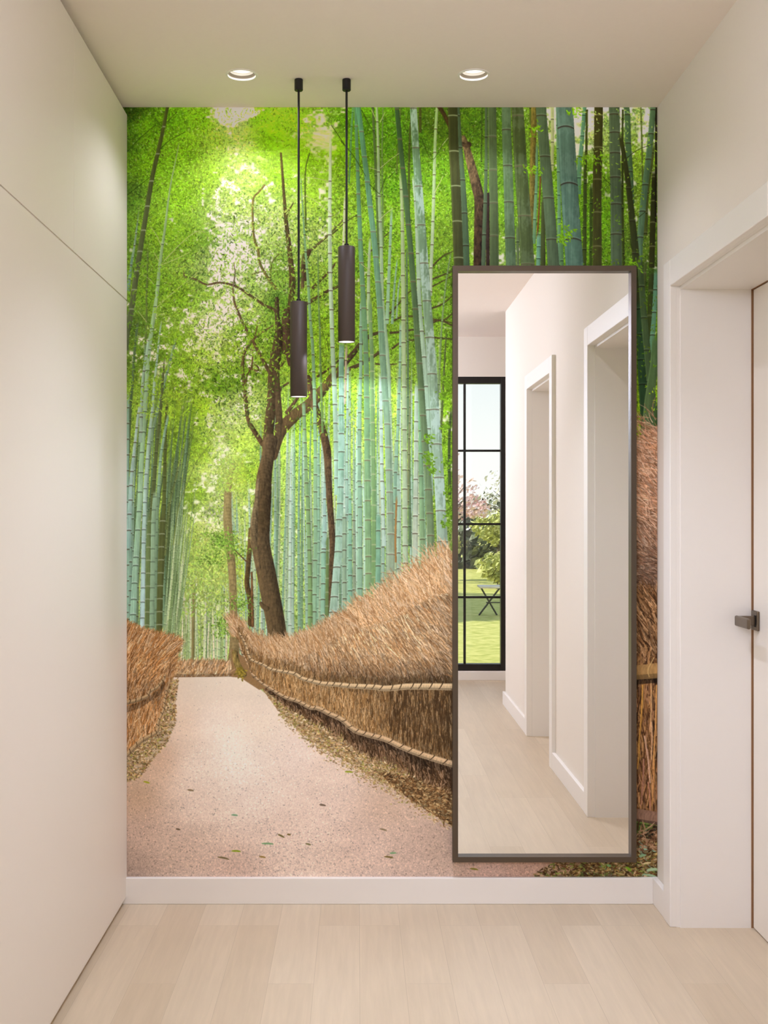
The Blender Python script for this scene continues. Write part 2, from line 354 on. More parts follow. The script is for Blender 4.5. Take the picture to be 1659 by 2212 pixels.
    # broken sky showing through
    sky = field([(500,240,.95),(525,360,.5),(505,330,.28),(540,430,.5),(530,390,.5),(500,560,.95),(480,600,.8),(520,540,.6),(590,510,.45),(470,690,.75),(480,720,.7),(500,740,.6),(640,520,.4),(692,290,.75),(560,300,.1),(430,300,.12),(400,350,.15),(480,900,.65),(500,890,.6),(480,950,.3),(470,1010,.75),(470,1045,.6),(460,1080,.4),(460,1150,.35),(400,740,.5),(490,820,.5),(505,860,.5),(440,1000,.1),(300,350,.12),(320,450,.04),(1250,250,.9),(1265,280,.7),(1385,260,.6),(1300,300,.15),(1390,420,.35),(1090,560,.5),(900,300,.0),(800,400,.02),(760,300,.04),(850,700,.1),(960,600,.12),(1060,300,0),(1150,450,0),(600,330,.08),(360,600,0),(420,600,.05),(560,640,.25),(600,700,.05),(700,560,.25),(620,460,.3),(840,960,.25),(1250,520,.12),(400,950,0),(560,950,.02),(350,900,0),(760,900,.1),(640,900,.0),(640,1000,.1),(450,1250,.3),(520,1300,.2),(280,250,0),(380,240,.05),(620,240,.12),(1020,480,.05)], 18, 3.2)[..., 0]
    nb = noise(H, W, 13*SS, 15*SS, 41)*.6+noise(H, W, 5*SS, 6*SS, 42)*.4
    k = np.clip((sky*1.5+(nb-.5)*1.6-.72)*3.2, 0, 1)[..., None]
    k = k*(np.arange(H) < (1210-MY0)*SS)[:, None, None]
    pale = field([(500,300,240,228,208),(500,560,242,230,220),(470,900,240,232,205),(460,1150,250,252,205),(1250,260,205,205,180),(690,290,226,222,180)], 60)
    C[:] = C*(1-k)+pale*k
    leaves(14000, (262, 232, 660, 1200), (3, 8), (.9, 1.8), .82, 1.15, 35, mask=np.clip(sky*1.3, 0, .8))
    # sparkle specks
    n = 9000; x = rng.uniform(262, 1422, n); y = rng.uniform(232, 900, n)
    iy = ((y-MY0)*SS).astype(int); ix = np.clip(((x-MX0)*SS).astype(int), 0, W-1)
    kk = rng.random(n) < .06+.5*sky[iy, ix]; m = kk.sum()
    strokes(x[kk], y[kk], rng.uniform(0, 3.1, m), rng.uniform(1.5, 3, m), rng.uniform(.8, 1.4, m), np.clip(B[iy, ix][kk]*1.1+70, 0, 240))
    # motion-soft crowns
    for (bx, by, rx, ry, n, c) in [(600,320,80,60,330,(146,208,18)),(650,360,60,70,260,(150,208,26)),(470,360,60,30,150,(160,200,60)),(430,890,45,45,220,(150,205,36)),(440,760,40,40,90,(160,205,40)),(700,330,40,50,140,(142,204,16)),(590,350,40,25,120,(196,218,120)),(420,500,50,30,80,(150,196,36))]:
        x = rng.normal(bx, rx*.55, n); y = rng.normal(by, ry*.55, n)
        strokes(x, y, rng.normal(.08, .18, n), rng.uniform(12, 30, n), rng.uniform(2, 5, n), np.clip(A(*c)*rng.uniform(.86, 1.2, (n, 1)), 0, 245), alpha=.22)

    # ------------------------------------------------ distant canes behind everything
    def R(o, s, pts): return [(o[0]+a/s, o[1]+b/s) for a, b in pts]
    r1 = lambda p: R((270, 220), 4.608, p); r2 = lambda p: R((620, 220), 4.484, p); r3 = lambda p: R((960, 220), 3.456, p)
    r4 = lambda p: R((270, 690), 4.514, p); r5 = lambda p: R((620, 690), 4.484, p); r6 = lambda p: R((270, 1170), 4.514, p); r7 = lambda p: R((620, 1170), 4.484, p)
    y2 = lambda v: [220+a/4.484 for a in v]; y3 = lambda v: [220+a/3.456 for a in v]; y4 = lambda v: [690+a/4.514 for a in v]; y5 = lambda v: [690+a/4.484 for a in v]; y7 = lambda v: [1170+a/4.484 for a in v]; y1 = lambda v: [220+a/4.608 for a in v]
    # far end of the path
    for i in range(70):
        x = rng.uniform(352, 506); t = rng.uniform(1205, 1330); c = [(206,224,168),(222,232,190),(176,206,150),(150,176,110),(232,226,190)][rng.integers(5)]
        stalk([(x+rng.normal(0, 5), t), (x, 1438)], rng.uniform(1.4, 3.8), c, step=rng.uniform(14, 22), edge=.05, dk=A(*c)*.75, fade=40)
    stalk([(418, 1245), (416, 1430)], (4.4, 5.5), (150,138,84), edge=.05); stalk([(422, 1250), (420, 1420)], 2, (120,130,70), edge=.02)
    stalk([(447, 1260), (447, 1425)], 2.2, (104,140,92), edge=.02); stalk([(484, 1230), (485, 1430)], 3.2, (160,196,150), step=20)
    for i in range(26):
        x = rng.uniform(500, 560); t = rng.uniform(1000, 1200)
        stalk([(x-rng.uniform(2, 16), t), (x, 1440)], rng.uniform(2, 5), [(150,190,160),(174,206,170),(190,214,160)][rng.integers(3)], step=rng.uniform(14, 24), edge=.08, dk=(110,130,100), fade=60)
    leaves(2600, (352, 1150, 520, 1330), (5, 10), (1.6, 3), .72, 1.08, 37, mask=np.clip(1.25-((np.arange(H)/SS+MY0-1170)/170), 0, 1)[:, None]*np.ones((1, W), np.float32))
    # right-hand thicket, far rows
    for i in range(110):
        x = rng.uniform(556, 965); xt = x+rng.normal(0, 7)-(x-760)*.03; t = rng.uniform(780, 1010)-(x-560)*.28
        c = [(150,190,164),(168,204,180),(134,178,146),(186,212,190),(158,186,150),(120,160,120),(176,196,150)][rng.integers(7)]
        c = A(*c)*rng.uniform(.94, 1.06)
        stalk([(xt, t), ((xt+x)/2+rng.normal(0, 2), (t+1400)/2), (x, 1400)], (rng.uniform(1.5, 3.5), rng.uniform(4, 8.5)), c*.96, step=rng.uniform(22, 36), edge=.12, dk=(88,104,80), fade=130, c2=c, nw=1.0)
    # left-hand thicket, far rows
    for i in range(46):
        x = rng.uniform(268, 385); t = rng.uniform(760, 1000); xt = x+(1345-t)*rng.uniform(.02, .12)
        c = [(120,156,120),(96,126,84),(150,186,160),(84,104,60),(112,140,90)][rng.integers(5)]
        stalk([(xt, t), (x*.6+xt*.4-2, (t+1345)/2), (x, 1355)], (2, rng.uniform(4, 8)), A(*c)*.92, step=rng.uniform(22, 36), edge=.12, dk=(66,76,50), fade=140, c2=c, nw=1.0)
    for i in range(34):
        x = rng.uniform(352, 388); t = rng.uniform(1000, 1170); xt = x+(1370-t)*rng.uniform(.04, .16)
        c = [(176,204,150),(150,180,130),(196,214,160),(130,160,100)][rng.integers(4)]
        stalk([(xt, t), (x, 1380)], (1.2, rng.uniform(2.5, 4.5)), c, step=rng.uniform(18, 28), edge=.08, dk=A(*c)*.7, fade=60, nw=.9)

    # ------------------------------------------------ pale far trunk and the crooked tree
    limb(r4([(1050,1430),(1012,1600),(1000,1800),(1002,2000),(1020,2197)])+r6([(1045,300),(1055,600),(1060,820),(1066,1050),(1058,1230)]), 0, 0, (172,156,96), (152,130,86), .35, -.1, wf=[13,15,16,18,18,17,16,16,17,22,30])
    limb(r6([(1225,-120),(1215,60),(1196,300),(1190,420),(1222,590),(1226,800)]), 9, 12, (112,90,50), (84,66,36), .6)
    limb(r6([(1235,300),(1240,560),(1245,820)]), 4, 6, (120,86,50), None, .7)
    limb(r6([(1195,205),(1130,140),(1075,85),(1020,20)]), 3, 1.2, (110,84,60), None, .3)
    BR = (94, 76, 48)
    limb(r1([(1530,2160),(1490,2075),(1380,2020),(1250,1930),(1110,1840),(950,1800),(810,1818),(700,1765),(600,1742),(582,1695)]), 6.5, 2.2, (90,74,44), (112,92,62), .5, -.15)
    limb(r1([(1070,1835),(1088,1990),(1130,2100),(1178,2212)])+r4([(1250,220),(1330,370),(1400,500)]), 3, 7.5, (120,96,66), BR, .5)
    limb(r1([(1390,830),(1330,900),(1272,990),(1280,1320),(1325,1480),(1340,1600),(1400,1720),(1500,1860)]), 3, 6, (140,120,60), (112,104,50), .5)
    limb(r1([(1560,1490),(1465,1600),(1440,1800)]), 1.5, 3, (110,110,50), None, .4)
    limb(r1([(1075,1840),(1095,1700),(1080,1600)]), 3, 1, (130,110,90), None, .3)
    limb(r1([(1460,1690),(1360,1690),(1250,1720)]), 1.2, 2, (120,110,60), None, .3)
    # upper trunk behind the lamps
    limb(r2([(-60,500),(-30,900),(-10,1150),(25,1450),(50,1750),(30,2050),(-10,2152)])+r5([(-30,150),(-20,300)]), 0, 0, (92,80,40), (86,66,42), .6, -.15, wf=[4,6,8,10,13,16,18,18,16])
    limb(r2([(-20,1150),(20,1050),(60,980)]), 5, 2, (90,82,40), None, .5)
    limb(r2([(150,1800),(160,1500),(250,1420),(390,1300),(470,1220),(540,1150)]), 7, 2.5, (96,80,50), (100,100,50), .5)
    limb(r2([(165,1600),(170,1400),(180,1200),(175,700),(215,500)]), 5, 2, (80,90,35), (90,110,30), .5)
    limb(r2([(200,1950),(280,1900),(400,1830),(490,1790),(640,1700)]), 8, 4, (80,62,36), (74,60,36), .5)
    limb(r2([(250,1800),(330,1720),(420,1630),(470,1560)]), 6, 3, (84,68,40), None, .5)
    limb(r2([(215,1450),(160,1600),(180,1720)]), 8, 8, (78,60,38), None, .5)
    limb(r5([(560,420),(640,330),(700,250),(800,160),(880,130)]), 13, 6, (74,58,38), (70,62,36), .5)
    for p, w in [([(990,2050),(1060,1980),(1160,1860),(1260,1800)],4),([(1410,1590),(1500,1500),(1600,1450)],3.5),([(1400,1720),(1500,1680),(1600,1640)],4),([(1400,1790),(1480,1750),(1590,1690)],3),([(1400,2000),(1500,1960),(1600,1880)],4),([(1400,2110),(1520,2110),(1600,2050)],4),([(1010,2130),(1120,2080),(1250,2080),(1400,2100),(1600,2140)],4),([(780,1480),(900,1350),(1000,1250)],2.5),([(440,1280),(560,1170),(700,1080)],2.2)]:
        limb(r2(p), w, w*.6, (76,66,36), (84,84,36), .5)
    for p, w in [([(1000,130),(1120,120),(1250,100),(1400,170),(1600,190)],4.5),([(600,480),(740,420),(890,320),(960,260)],8),([(1380,40),(1480,10),(1600,60)],5),([(860,430),(960,440),(1060,430)],3),([(1020,280),(1120,210),(1230,200)],4)]:
        limb(r5(p), w, w*.6, (78,62,40), (80,70,40), .5)
    # right limb of the tree
    limb(r4([(1440,1330),(1500,1130),(1570,1020),(1625,965)])+r5([(100,905),(200,835),(290,745),(370,650),(440,560),(520,480)]), 0, 0, (98,76,48), (92,78,40), .6, -.2, wf=[20,23,25,25,24,24,23,19,17,15])
    limb(r5([(0,900),(60,820),(120,730),(180,660)]), 8, 5, (92,70,46), None, .5)
    limb(r5([(225,590),(330,530),(420,465),(500,395)]), 5, 3.5, (80,64,40), None, .5)
    limb(r5([(205,560),(222,680),(260,820),(310,960),(350,1100),(385,1260),(395,1400),(402,1600),(415,1800),(430,2000),(440,2197)])+r7([(432,250),(418,500),(408,720)]), 0, 0, (96,74,46), (88,70,46), .7, -.25, wf=[10,12,15,14,16,17,15,14,13,13,13,12,11,9])
    limb(r4([(1340,1215),(1212,1000),(1180,800),(1160,620),(1146,450),(1170,310),(1230,225),(1300,150),(1440,60)]), 10, 3, (96,74,46), (116,96,60), .5)
    limb(r4([(1172,700),(1190,545),(1236,450),(1250,250),(1290,60)]), 4, 2, (100,78,46), None, .5)
    limb(r4([(1210,470),(1250,490),(1290,500),(1298,470),(1262,445)]), 3, 4, (104,82,50), None, .5)
    limb(r4([(1430,330),(1465,560),(1500,700)]), 7, 4, (110,90,60), None, .5)
    limb(r4([(1590,620),(1530,660),(1500,720)]), 4, 5, (104,84,56), None, .5)
    limb(r4([(1560,400),(1500,500),(1480,600)]), 3, 4, (84,66,42), None, .5)
    limb(r4([(1480,-200),(1485,0),(1500,120),(1480,300),(1450,500),(1440,700),(1420,900),(1400,1100),(1390,1250)]), 0, 0, (80,64,44), (98,80,50), .45, -.3, wf=[9,10,16,22,24,22,21,21,24])
    limb(r4([(1505,130),(1490,350),(1480,560),(1490,760),(1500,1000),(1470,1230)]), 8, 17, (78,62,42), (100,82,52), .45, -.15)
    limb(r4([(1570,-60),(1575,120),(1590,300),(1612,430)]), 20, 12, (94,74,50), (80,60,44), .6, -.2)
    limb(r4([(1420,1180),(1385,1380),(1355,1560),(1345,1750),(1330,1950),(1325,2197)])+r6([(1372,280),(1425,560),(1470,800),(1490,985)]), 0, 0, (108,88,58), (98,80,52), .5, -.3, wf=[30,27,32,35,37,38,40,41,41,40,41])
    limb(r4([(1300,1560),(1285,1750),(1262,1950),(1255,2100),(1258,2197)])+r6([(1290,120),(1310,250)]), 0, 0, (146,126,90), (112,92,60), .6, -.2, wf=[5,9,15,17,15,10,5])
    limb(r6([(1325,600),(1345,628),(1380,650)]), 7, 12, (96,78,50), None, .5)
    # leaves in front of boughs
    dkm = field([(460,790,1),(500,800,1),(470,850,.9),(530,850,.9),(440,830,.7),(530,740,.9),(560,700,.8),(570,640,.8),(520,560,.3),(480,650,.15),(600,560,.5),(560,520,.35),(620,700,.4),(640,620,.7),(700,640,.7),(760,620,.4),(380,700,0),(400,900,0),(500,950,0),(420,560,.2),(600,900,0),(640,850,.1),(760,800,.15),(500,480,.3),(620,480,.4),(560,800,.4),(440,440,0),(500,250,0),(600,350,0),(800,400,0),(900,700,0)], 20)[..., 0]
    leaves(7500, (400, 440, 780, 940), (4, 8), (1.0, 1.9), .42, .78, 51, mask=dkm*.6)
    leaves(9500, (400, 440, 780, 940), (4, 8), (1.0, 2.), .85, 1.3, 52, mask=dkm*.6)
    leaves(900, (470, 985, 530, 1060), (3, 7), (1, 2), .8, 1.15, 57)
    for (cx, cy, n) in [(478,1165,260),(500,1185,140),(455,1205,120),(516,1302,120),(480,1352,170),(497,1345,90),(1360,600,0)]:
        x = rng.normal(cx, 16, n); y = rng.normal(cy, 11, n)
        strokes(x, y, rng.normal(.6, .9, n), rng.uniform(3, 6, n), rng.uniform(1., 2., n), A(136,178,66)*rng.uniform(.6, 1.25, (n, 1)).astype(np.float32))

    CT = A(1.05, 1.04, 1.04)
    # ------------------------------------------------ left canes
    stalk(r1([(150,1000),(100,1400),(60,1650),(35,1850)]), (2, 7), (130,160,120), step=26, fade=60)
    stalk(r1([(75,1500),(50,1750),(30,1900)]), (4, 7), (110,150,120), step=30)
    for p, w, c, st in [(r4([(130,0),(100,250),(75,600),(55,850),(40,1150),(28,1500),(30,2197)]),(5,8),(84,108,66),42),(r4([(205,60),(190,450),(172,700),(158,950),(140,1400),(120,2197)]),(4,9),(110,140,90),33),(r4([(225,-700),(215,-350),(210,0),(200,250)]),(3,5),(96,116,50),36),(r4([(500,180),(400,560),(340,800),(280,1050),(240,1300),(215,1700),(200,2197)]),(5,8),(120,150,110),30),(r4([(385,370),(352,850),(320,1150),(290,1500),(262,1900),(250,2197)]),(4,11),(92,104,56),30),(r4([(412,780),(396,1100),(386,1600),(372,2197)])+r6([(345,500),(328,900)]),(5,13),(88,98,44),30),(r4([(430,900),(380,1150),(345,1400),(320,1800),(290,2197)])+r6([(275,400),(262,880)]),(5,10),(130,166,130),26),(r4([(600,1180),(540,1380),(500,1550),(440,1800),(410,2100),(395,2300)]),(2,4),(116,130,70),24),(r4([(530,1320),(490,1550),(430,1800),(400,2050)]),(2,4),(96,112,56),22),(r4([(875,1165),(700,1380),(640,1520),(560,1720),(510,1900),(470,2197)]),(1.2,2.4),(112,128,56),200),(r4([(640,1820),(560,2020),(520,2200)]),(1,2),(130,150,80),200)]:
        stalk(p, w, A(*c), step=st, edge=.2, dk=A(*c)*.6, nw=1.0)
    def dn(*v): return v
    stalk(r4([(35,700),(30,1000),(28,1500),(32,2200)])+r6([(40,400),(38,760)]), (5,9), (140,176,150), step=34, edge=.2)
    stalk(r6([(62,-400),(60,-100),(55,300),(48,780)]), 6, (128,164,136), step=31)
    stalk(r4([(152,800),(130,930),(115,1060),(100,1200),(85,1340),(70,1480),(60,1620),(54,1760),(45,1900),(40,2060),(32,2230)]), (5,10.5), (170,196,180), y4([915,1057,1200,1340,1483,1620,1762,1900,2058]), c2=(150,188,170), edge=.2)
    stalk(r6([(135,-350),(128,0),(120,420),(112,900)]), (7,9), (112,138,98), step=31, edge=.2)
    stalk(r1([(545,380),(510,560),(460,800),(430,1000),(400,1250),(370,1450),(345,1650),(326,1850),(300,2050),(276,2212)])+r4([(235,300),(220,500),(208,700),(195,900),(180,1100),(168,1300),(157,1500),(150,1690),(140,1870),(126,2060),(118,2197)])+r6([(100,300),(88,560),(72,920)]), (1.5,4,7,8.5,9,10,11,12.5,14), (140,168,96), y1([1420,1640,1830,2040])+y4([92,297,498,700,900,1100,1298,1495,1685,1875,2055])+[1204,1222,1260,1295,1328], c2=(152,194,164), edge=.22, dk=(70,84,64))
    stalk(r4([(235,160),(205,380),(185,500),(172,640),(160,930),(150,1200)]), (5,8), (150,180,150), step=33, edge=.2)
    stalk(r4([(362,0),(340,130),(312,400),(290,600),(266,900),(246,1060),(231,1220),(219,1360),(206,1530),(199,1650),(191,1910),(185,2050),(182,2197)])+r6([(178,400),(170,920)]), (3,6,8,9,10.5), (150,180,140), y4([130,270,420,570,740,905,1062,1215,1362,1510,1650,1785,1915,2050])+[1173,1206,1238,1270,1301,1335], c2=(176,208,206), edge=.14, dk=(88,104,92))
    for p, w, c in [(r6([(250,-300),(232,0),(224,400),(212,880)]),10,(104,124,70)),(r6([(300,-500),(280,-200),(272,200),(262,880)]),10,(140,172,132)),(r6([(322,-500),(312,-100),(304,400),(300,880)]),5,(118,148,110)),(r6([(372,-300),(358,0),(345,400),(335,890)]),13,(88,96,46))]:
        stalk(p, w, c, step=28, edge=.2, dk=(176,184,150) if c[2] < 80 else (90,104,84), lite=0, nw=1.0)
    stalk(r1([(425,40),(385,250),(330,500),(272,750),(222,1050),(172,1350),(132,1600),(102,1800),(66,2050),(40,2212)])+r4([(22,100),(8,300)]), (7,9,10.5,11.5,12.5,13), (72,80,28), y1([250,520,790,1040,1280,1490,1685,1872,2065]), c2=(92,104,66), dk=(168,176,140), lite=0, edge=.3)
    for p in [[(365,1610),(450,1520),(600,1370),(720,1290),(800,1300)],[(315,2050),(420,1950),(600,1800),(735,1690)],[(370,1620),(520,1560),(640,1500)],[(360,1430),(310,1320),(250,1240)],[(340,1590),(290,1500)],[(310,1850),(250,1770),(180,1720)],[(215,2190),(130,2080)]]:
        limb(r1(p), 1.6, .9, (190,200,120), None, .1)
    for p in [[(20,500),(130,380),(300,230)],[(20,930),(160,820),(260,740)],[(120,90),(60,140),(0,250)],[(350,470),(450,380),(600,300)],[(370,250),(300,170)],[(420,200),(520,100)]]:
        limb(r1(p), 1.1, .7, (52,80,12), None, .1)
    leaves(900, (276, 560, 420, 900), (4, 9), (.9, 1.6), .9, 1.35, 53)

    CT = A(1.0, .985, .94)
    # ------------------------------------------------ right canes (back to front)
    T = (88, 72, 52)
    for p, w, c, st in [(r2([(1210,60),(1190,300),(1180,700),(1180,1200)]),(4,5),(70,84,26),44),(r2([(1290,60),(1290,300)]),(6,6),(70,76,22),60),(r2([(930,60),(920,500),(925,1000),(930,1400)]),(3,5),(104,140,60),40),(r2([(640,60),(625,250),(615,500),(600,800)]),(5,3),(90,150,80),30),(r2([(1100,60),(1085,300),(1060,700)]),(3,3),(90,110,40),40),(r2([(830,50),(856,600),(878,1100),(890,1500)]),(5,7),(84,110,52),49),(r2([(1070,1500),(1040,1800),(1018,2152)]),(3,6),(130,170,130),36),(r2([(1110,1650),(1080,1800),(1060,2100)]),(3,4),(140,176,140),36),(r2([(1160,1400),(1160,1750),(1165,2152)])+r5([(1170,400),(1172,800),(1186,1700),(1190,2197)]),(4,7),(92,120,80),40),(r2([(1590,1440),(1540,1750),(1500,2152)])+r5([(1480,400),(1460,800)]),(3,5),(120,150,90),34),(r5([(1545,100),(1520,500),(1490,1100)]),(3,5),(88,104,50),32),(r5([(1590,850),(1570,1200),(1575,1700)]),(5,7),(70,88,40),36),(r5([(1200,550),(1190,900),(1180,1300),(1170,1800)]),(3,6),(120,130,84),34)]:
        stalk(p, w, A(*c), step=st, edge=.16, dk=A(*c)*.5, nw=1.0)
    stalk(r2([(130,700),(150,1000),(180,1450),(205,1750),(225,2100)])+r5([(250,300),(265,700),(272,1100),(277,1500),(275,2197)])+r7([(268,450),(262,870)]), (2,6,7.5,8,10), (116,160,100), step=37, c2=(140,182,146), edge=.2)
    stalk(r2([(300,1400),(305,1900)])+r5([(318,100),(322,350),(335,800),(345,1100)]), (2,4.5,5), (104,140,70), step=40, edge=.2, dk=(150,170,120), lite=0)
    stalk(r5([(160,770),(175,1200),(190,1600),(205,1900),(216,2197)])+r7([(224,400),(226,890)]), (7,8.5,10.5), (122,158,110), step=29, c2=(124,160,96), edge=.2)
    stalk(r7([(352,-200),(352,200),(348,830)]), (9,10.5), (136,184,154), step=34); stalk(r7([(392,-100),(390,300),(384,770)]), (6,8), (104,130,74), step=30, dk=(150,160,120), lite=0)
    stalk(r5([(365,1500),(362,2197)])+r7([(350,10)]), (5,10), (150,186,172), step=36, fade=40)
    stalk(r2([(423,200),(417,780),(414,1100),(419,1650),(434,2140)])+r5([(441,270),(458,640),(469,1010),(476,1380),(480,1700)]), (5,8,9,10,10), (196,214,160), y2([770,940,1113,1290,1470,1655,1830,2015])+y5([92,272,458,640,825,1007,1187,1365,1538]), c2=(150,190,166), edge=.16, fade=50)
    stalk(r2([(560,880),(552,1200),(545,1400)]), (4,5), (190,200,150), y2([1040,1170,1355]), fade=20)
    stalk(r5([(577,230),(568,500),(560,820)]), (5,4), (188,170,140), step=40); stalk(r5([(592,420),(585,900),(580,1400),(578,1950)]), (5,6), (150,186,164), step=38)
    stalk(r2([(720,1900),(715,2152)])+r5([(715,400),(705,900),(700,1500),(700,2197)])+r7([(700,500)]), (6,8.5,9.5), (132,178,144), step=37, c2=(140,176,140))
    stalk(r2([(805,1300),(790,1700),(790,2152)]), (5,8), (160,186,140), y2([1685,1850,2015]))
    stalk(r5([(530,200),(525,560),(526,930),(525,1280),(520,1630),(506,1940),(498,2197)])+r7([(482,250),(466,450),(440,740)]), (11,11.5,13,15.5,17), (118,172,140), y5([375,560,745,928,1107,1283,1455,1625,1785,1940,2100])+y7([98,248,395,535,685]), c2=(160,196,170), edge=.2, speck=.35)
    stalk(r7([(556,-300),(556,200),(560,720)]), 9, (140,170,140), step=35); stalk(r7([(612,-500),(612,200),(610,690)]), (6,10), (128,180,150), step=33); stalk(r7([(645,-300),(650,300),(645,700)]), 6, (140,160,130), step=30)
    stalk(r7([(708,-600),(708,0),(706,640)]), (9,12), (138,180,148), step=44, edge=.2)
    stalk(r2([(664,40),(670,237),(685,670),(700,1100),(720,1560),(744,2000)])+r5([(764,330),(770,700),(775,1100),(780,1560),(786,2128)])+r7([(790,300),(790,600)]), (6,9,11,12,13.5,14.5), (86,142,96), y2([237,455,670,893,1113,1338,1560,1783,2000])+y5([107,325,543,755,962,1167,1367,1563,1757,1945,2128])+y7([145,310,465]), c2=(134,172,120), edge=.2, dk=(120,100,76))
    stalk(r2([(805,1900),(808,2152)])+r5([(820,350),(822,700),(830,1000),(836,1340),(840,1800),(840,2197)])+r7([(842,560)]), (8,9.5,10), (120,160,100), y5([20,183,343,503,668,833,1000,1168,1335,1500,1655,1800,1950])+y7([30,190,345]), edge=.2, dk=(170,176,130), lite=0)
    stalk(r7([(885,-300),(884,100),(880,540)]), (9,12), (122,172,140), step=38); stalk(r7([(935,-600),(930,100),(935,500)]), 7, (146,182,160), step=36); stalk(r5([(905,500),(912,900),(918,1400),(930,1900),(940,2197)]), (6,9), (168,196,176), y5([705,880,1058,1230,1400,1568,1735,1890,2030]), speck=.4)
    stalk(r2([(868,40),(882,430),(892,900),(912,1400),(922,1900),(945,2152)])+r5([(985,500),(990,760)]), (5,7,8,8), (150,176,120), y2([195,435,680,915,1163,1410,1660,1920]), c2=(150,184,150), edge=.14)
    stalk(r2([(1015,1000),(990,1600),(968,2152)]), (5,8), (140,180,140), y2([1200,1400,1580,1760,1940,2110]), fade=30)
    stalk(r5([(1100,0),(1092,500),(1075,1000),(1050,1500),(1035,2000)]), (5,8), (130,172,140), step=34)
    stalk(r2([(688,40),(720,290),(750,540),(780,780),(806,1020),(835,1260),(860,1505),(880,1745),(900,1995)])+r5([(925,350),(940,570),(955,790),(970,1015),(980,1240),(986,1462),(993,1675),(1000,1880),(1005,2080)])+r7([(1006,125),(1005,520)]), (10.5,11.5,12.5,13.5,14,15.5,16.5), (84,146,104), y2([290,535,778,1020,1260,1505,1747,1995])+y5([122,350,570,790,1015,1240,1462,1675,1880,2080])+y7([125,310]), c2=(150,168,140), edge=.22, dk=(120,104,84))
    stalk(r7([(1078,-700),(1082,100),(1075,480)]), (6,9), (150,184,160), step=34); stalk(r5([(1062,1700),(1050,2100)])+r7([(1054,200)]), 4, (166,120,60), edge=.05)
    stalk(r2([(1098,640),(1114,1050),(1121,1470),(1126,1900)])+r5([(1128,12),(1132,440),(1136,865),(1138,1270),(1140,1645),(1143,2010)])+r7([(1145,100),(1150,520)]), (6,9,10,11.5,13), (150,172,110), y2([850,1050,1255,1467,1683,1900,2115])+y5([225,440,655,865,1070,1270,1460,1645,1830,2010])+y7([40,210,380]), c2=(164,186,156), edge=.16, fade=30)
    stalk(r5([(1255,600),(1250,990),(1248,1370),(1245,1730),(1240,2100)])+r7([(1240,400)]), (8,13), (160,186,160), y5([800,990,1180,1370,1550,1730,1905,2075]), c2=(176,186,160), speck=.2)
    stalk(r5([(1285,700),(1295,1300),(1305,1800),(1312,2197)])+r7([(1315,300)]), (7,13), (110,160,116), y5([1080,1300,1517,1733,1942,2130]), c2=(130,160,112))
    stalk(r2([(1222,700),(1248,1000),(1266,1470),(1284,1972)])+r5([(1305,115),(1328,365),(1350,650),(1366,880),(1378,1200),(1400,1700)]), (7,9,10,9), (160,186,150), y2([710,963,1215,1470,1720,1972])+y5([115,365,650,877,1060]), c2=(150,184,160))
    stalk(r2([(1062,40),(1092,365),(1121,645),(1150,918),(1175,1192),(1200,1470),(1222,1743),(1243,2008)])+r5([(1260,160),(1281,427),(1300,682),(1316,932),(1336,1182),(1355,1417),(1370,1650),(1381,1880),(1390,2095)])+r7([(1392,100),(1395,400)]), (10,11,12,13,14.5,16,17), (56,88,44), y2([72,365,645,918,1192,1470,1743,2008])+y5([160,427,682,932,1182,1417,1650,1880,2095]), c2=(116,138,100), edge=.25, dk=(104,84,62))
    stalk(r2([(1452,60),(1438,300),(1428,600),(1420,940),(1405,1385),(1394,1610),(1388,1880)]), (6,7,7.5), (140,170,100), y2([265,490,707,935,1160,1385,1610,1840]), c2=(176,196,160))
    stalk(r2([(1222,40),(1246,447),(1274,820),(1301,1195),(1328,1565),(1353,1930)])+r5([(1382,177),(1405,530),(1428,875),(1450,1210),(1472,1533),(1490,1855),(1505,2155)])+r7([(1512,150),(1514,330)]), (15,17,19,20,21.5,22.5,24.5), (92,128,84), y2([65,447,820,1195,1565,1930])+y5([177,530,875,1210,1533,1855,2155]), c2=(158,184,164), edge=.2, speck=.62, dk=(96,80,60))
    # bright sprigs against the canes
    for cx, cy in [(922,948),(922,985),(926,998),(933,1015),(960,820),(955,855),(965,830),(960,920),(968,1000),(970,1110),(968,1060),(960,1130)]:
        n = 26; strokes(rng.normal(cx, 6, n), rng.normal(cy, 5, n), rng.normal(.7, .8, n), rng.uniform(4, 8, n), rng.uniform(1.5, 2.6, n), A(128,178,38)*rng.uniform(.6, 1.05, (n, 1)).astype(np.float32))
    for p in [[(905,640),(1000,560),(1085,500)],[(900,1140),(960,1080),(1025,1030)],[(440,1100),(330,1000),(200,920),(130,920)],[(400,770),(300,745),(180,730)],[(745,1440),(800,1510)],[(720,1570),(840,1670)],[(1430,880),(1510,720)],[(1470,460),(1560,350)],[(800,640),(870,660)],[(820,80),(860,170)],[(900,200),(950,100)]]:
        limb(r2(p), 1.3, .8, (196,196,130), None, .1)
    for p in [[(800,800),(880,880),(910,900)],[(960,720),(900,880)],[(520,380),(640,520),(760,720)],[(720,80),(800,230),(860,330)],[(1300,350),(1400,560),(1500,420)],[(1120,200),(1180,330)],[(980,740),(1080,640)],[(430,230),(560,420)],[(1010,330),(1060,300)]]:
        limb(r2(p), 1.2, .7, (52,76,14), None, .1)

    # ------------------------------------------------ upper right, behind and above the looking glass
    limb([(945,226),(958,246),(972,275),(978,292)], 9, 7, (66,50,22), None, .7, -.1)
    limb(r3([(140,270),(165,350),(205,500),(240,640),(258,740),(252,950),(245,1230)]), 0, 0, (112,94,58), (60,44,30), 1.0, -.2, wf=[11,15,19,22,21,18,17])
    limb(r3([(130,315),(160,325),(180,320)]), 8, 12, (70,54,34), None, .8)
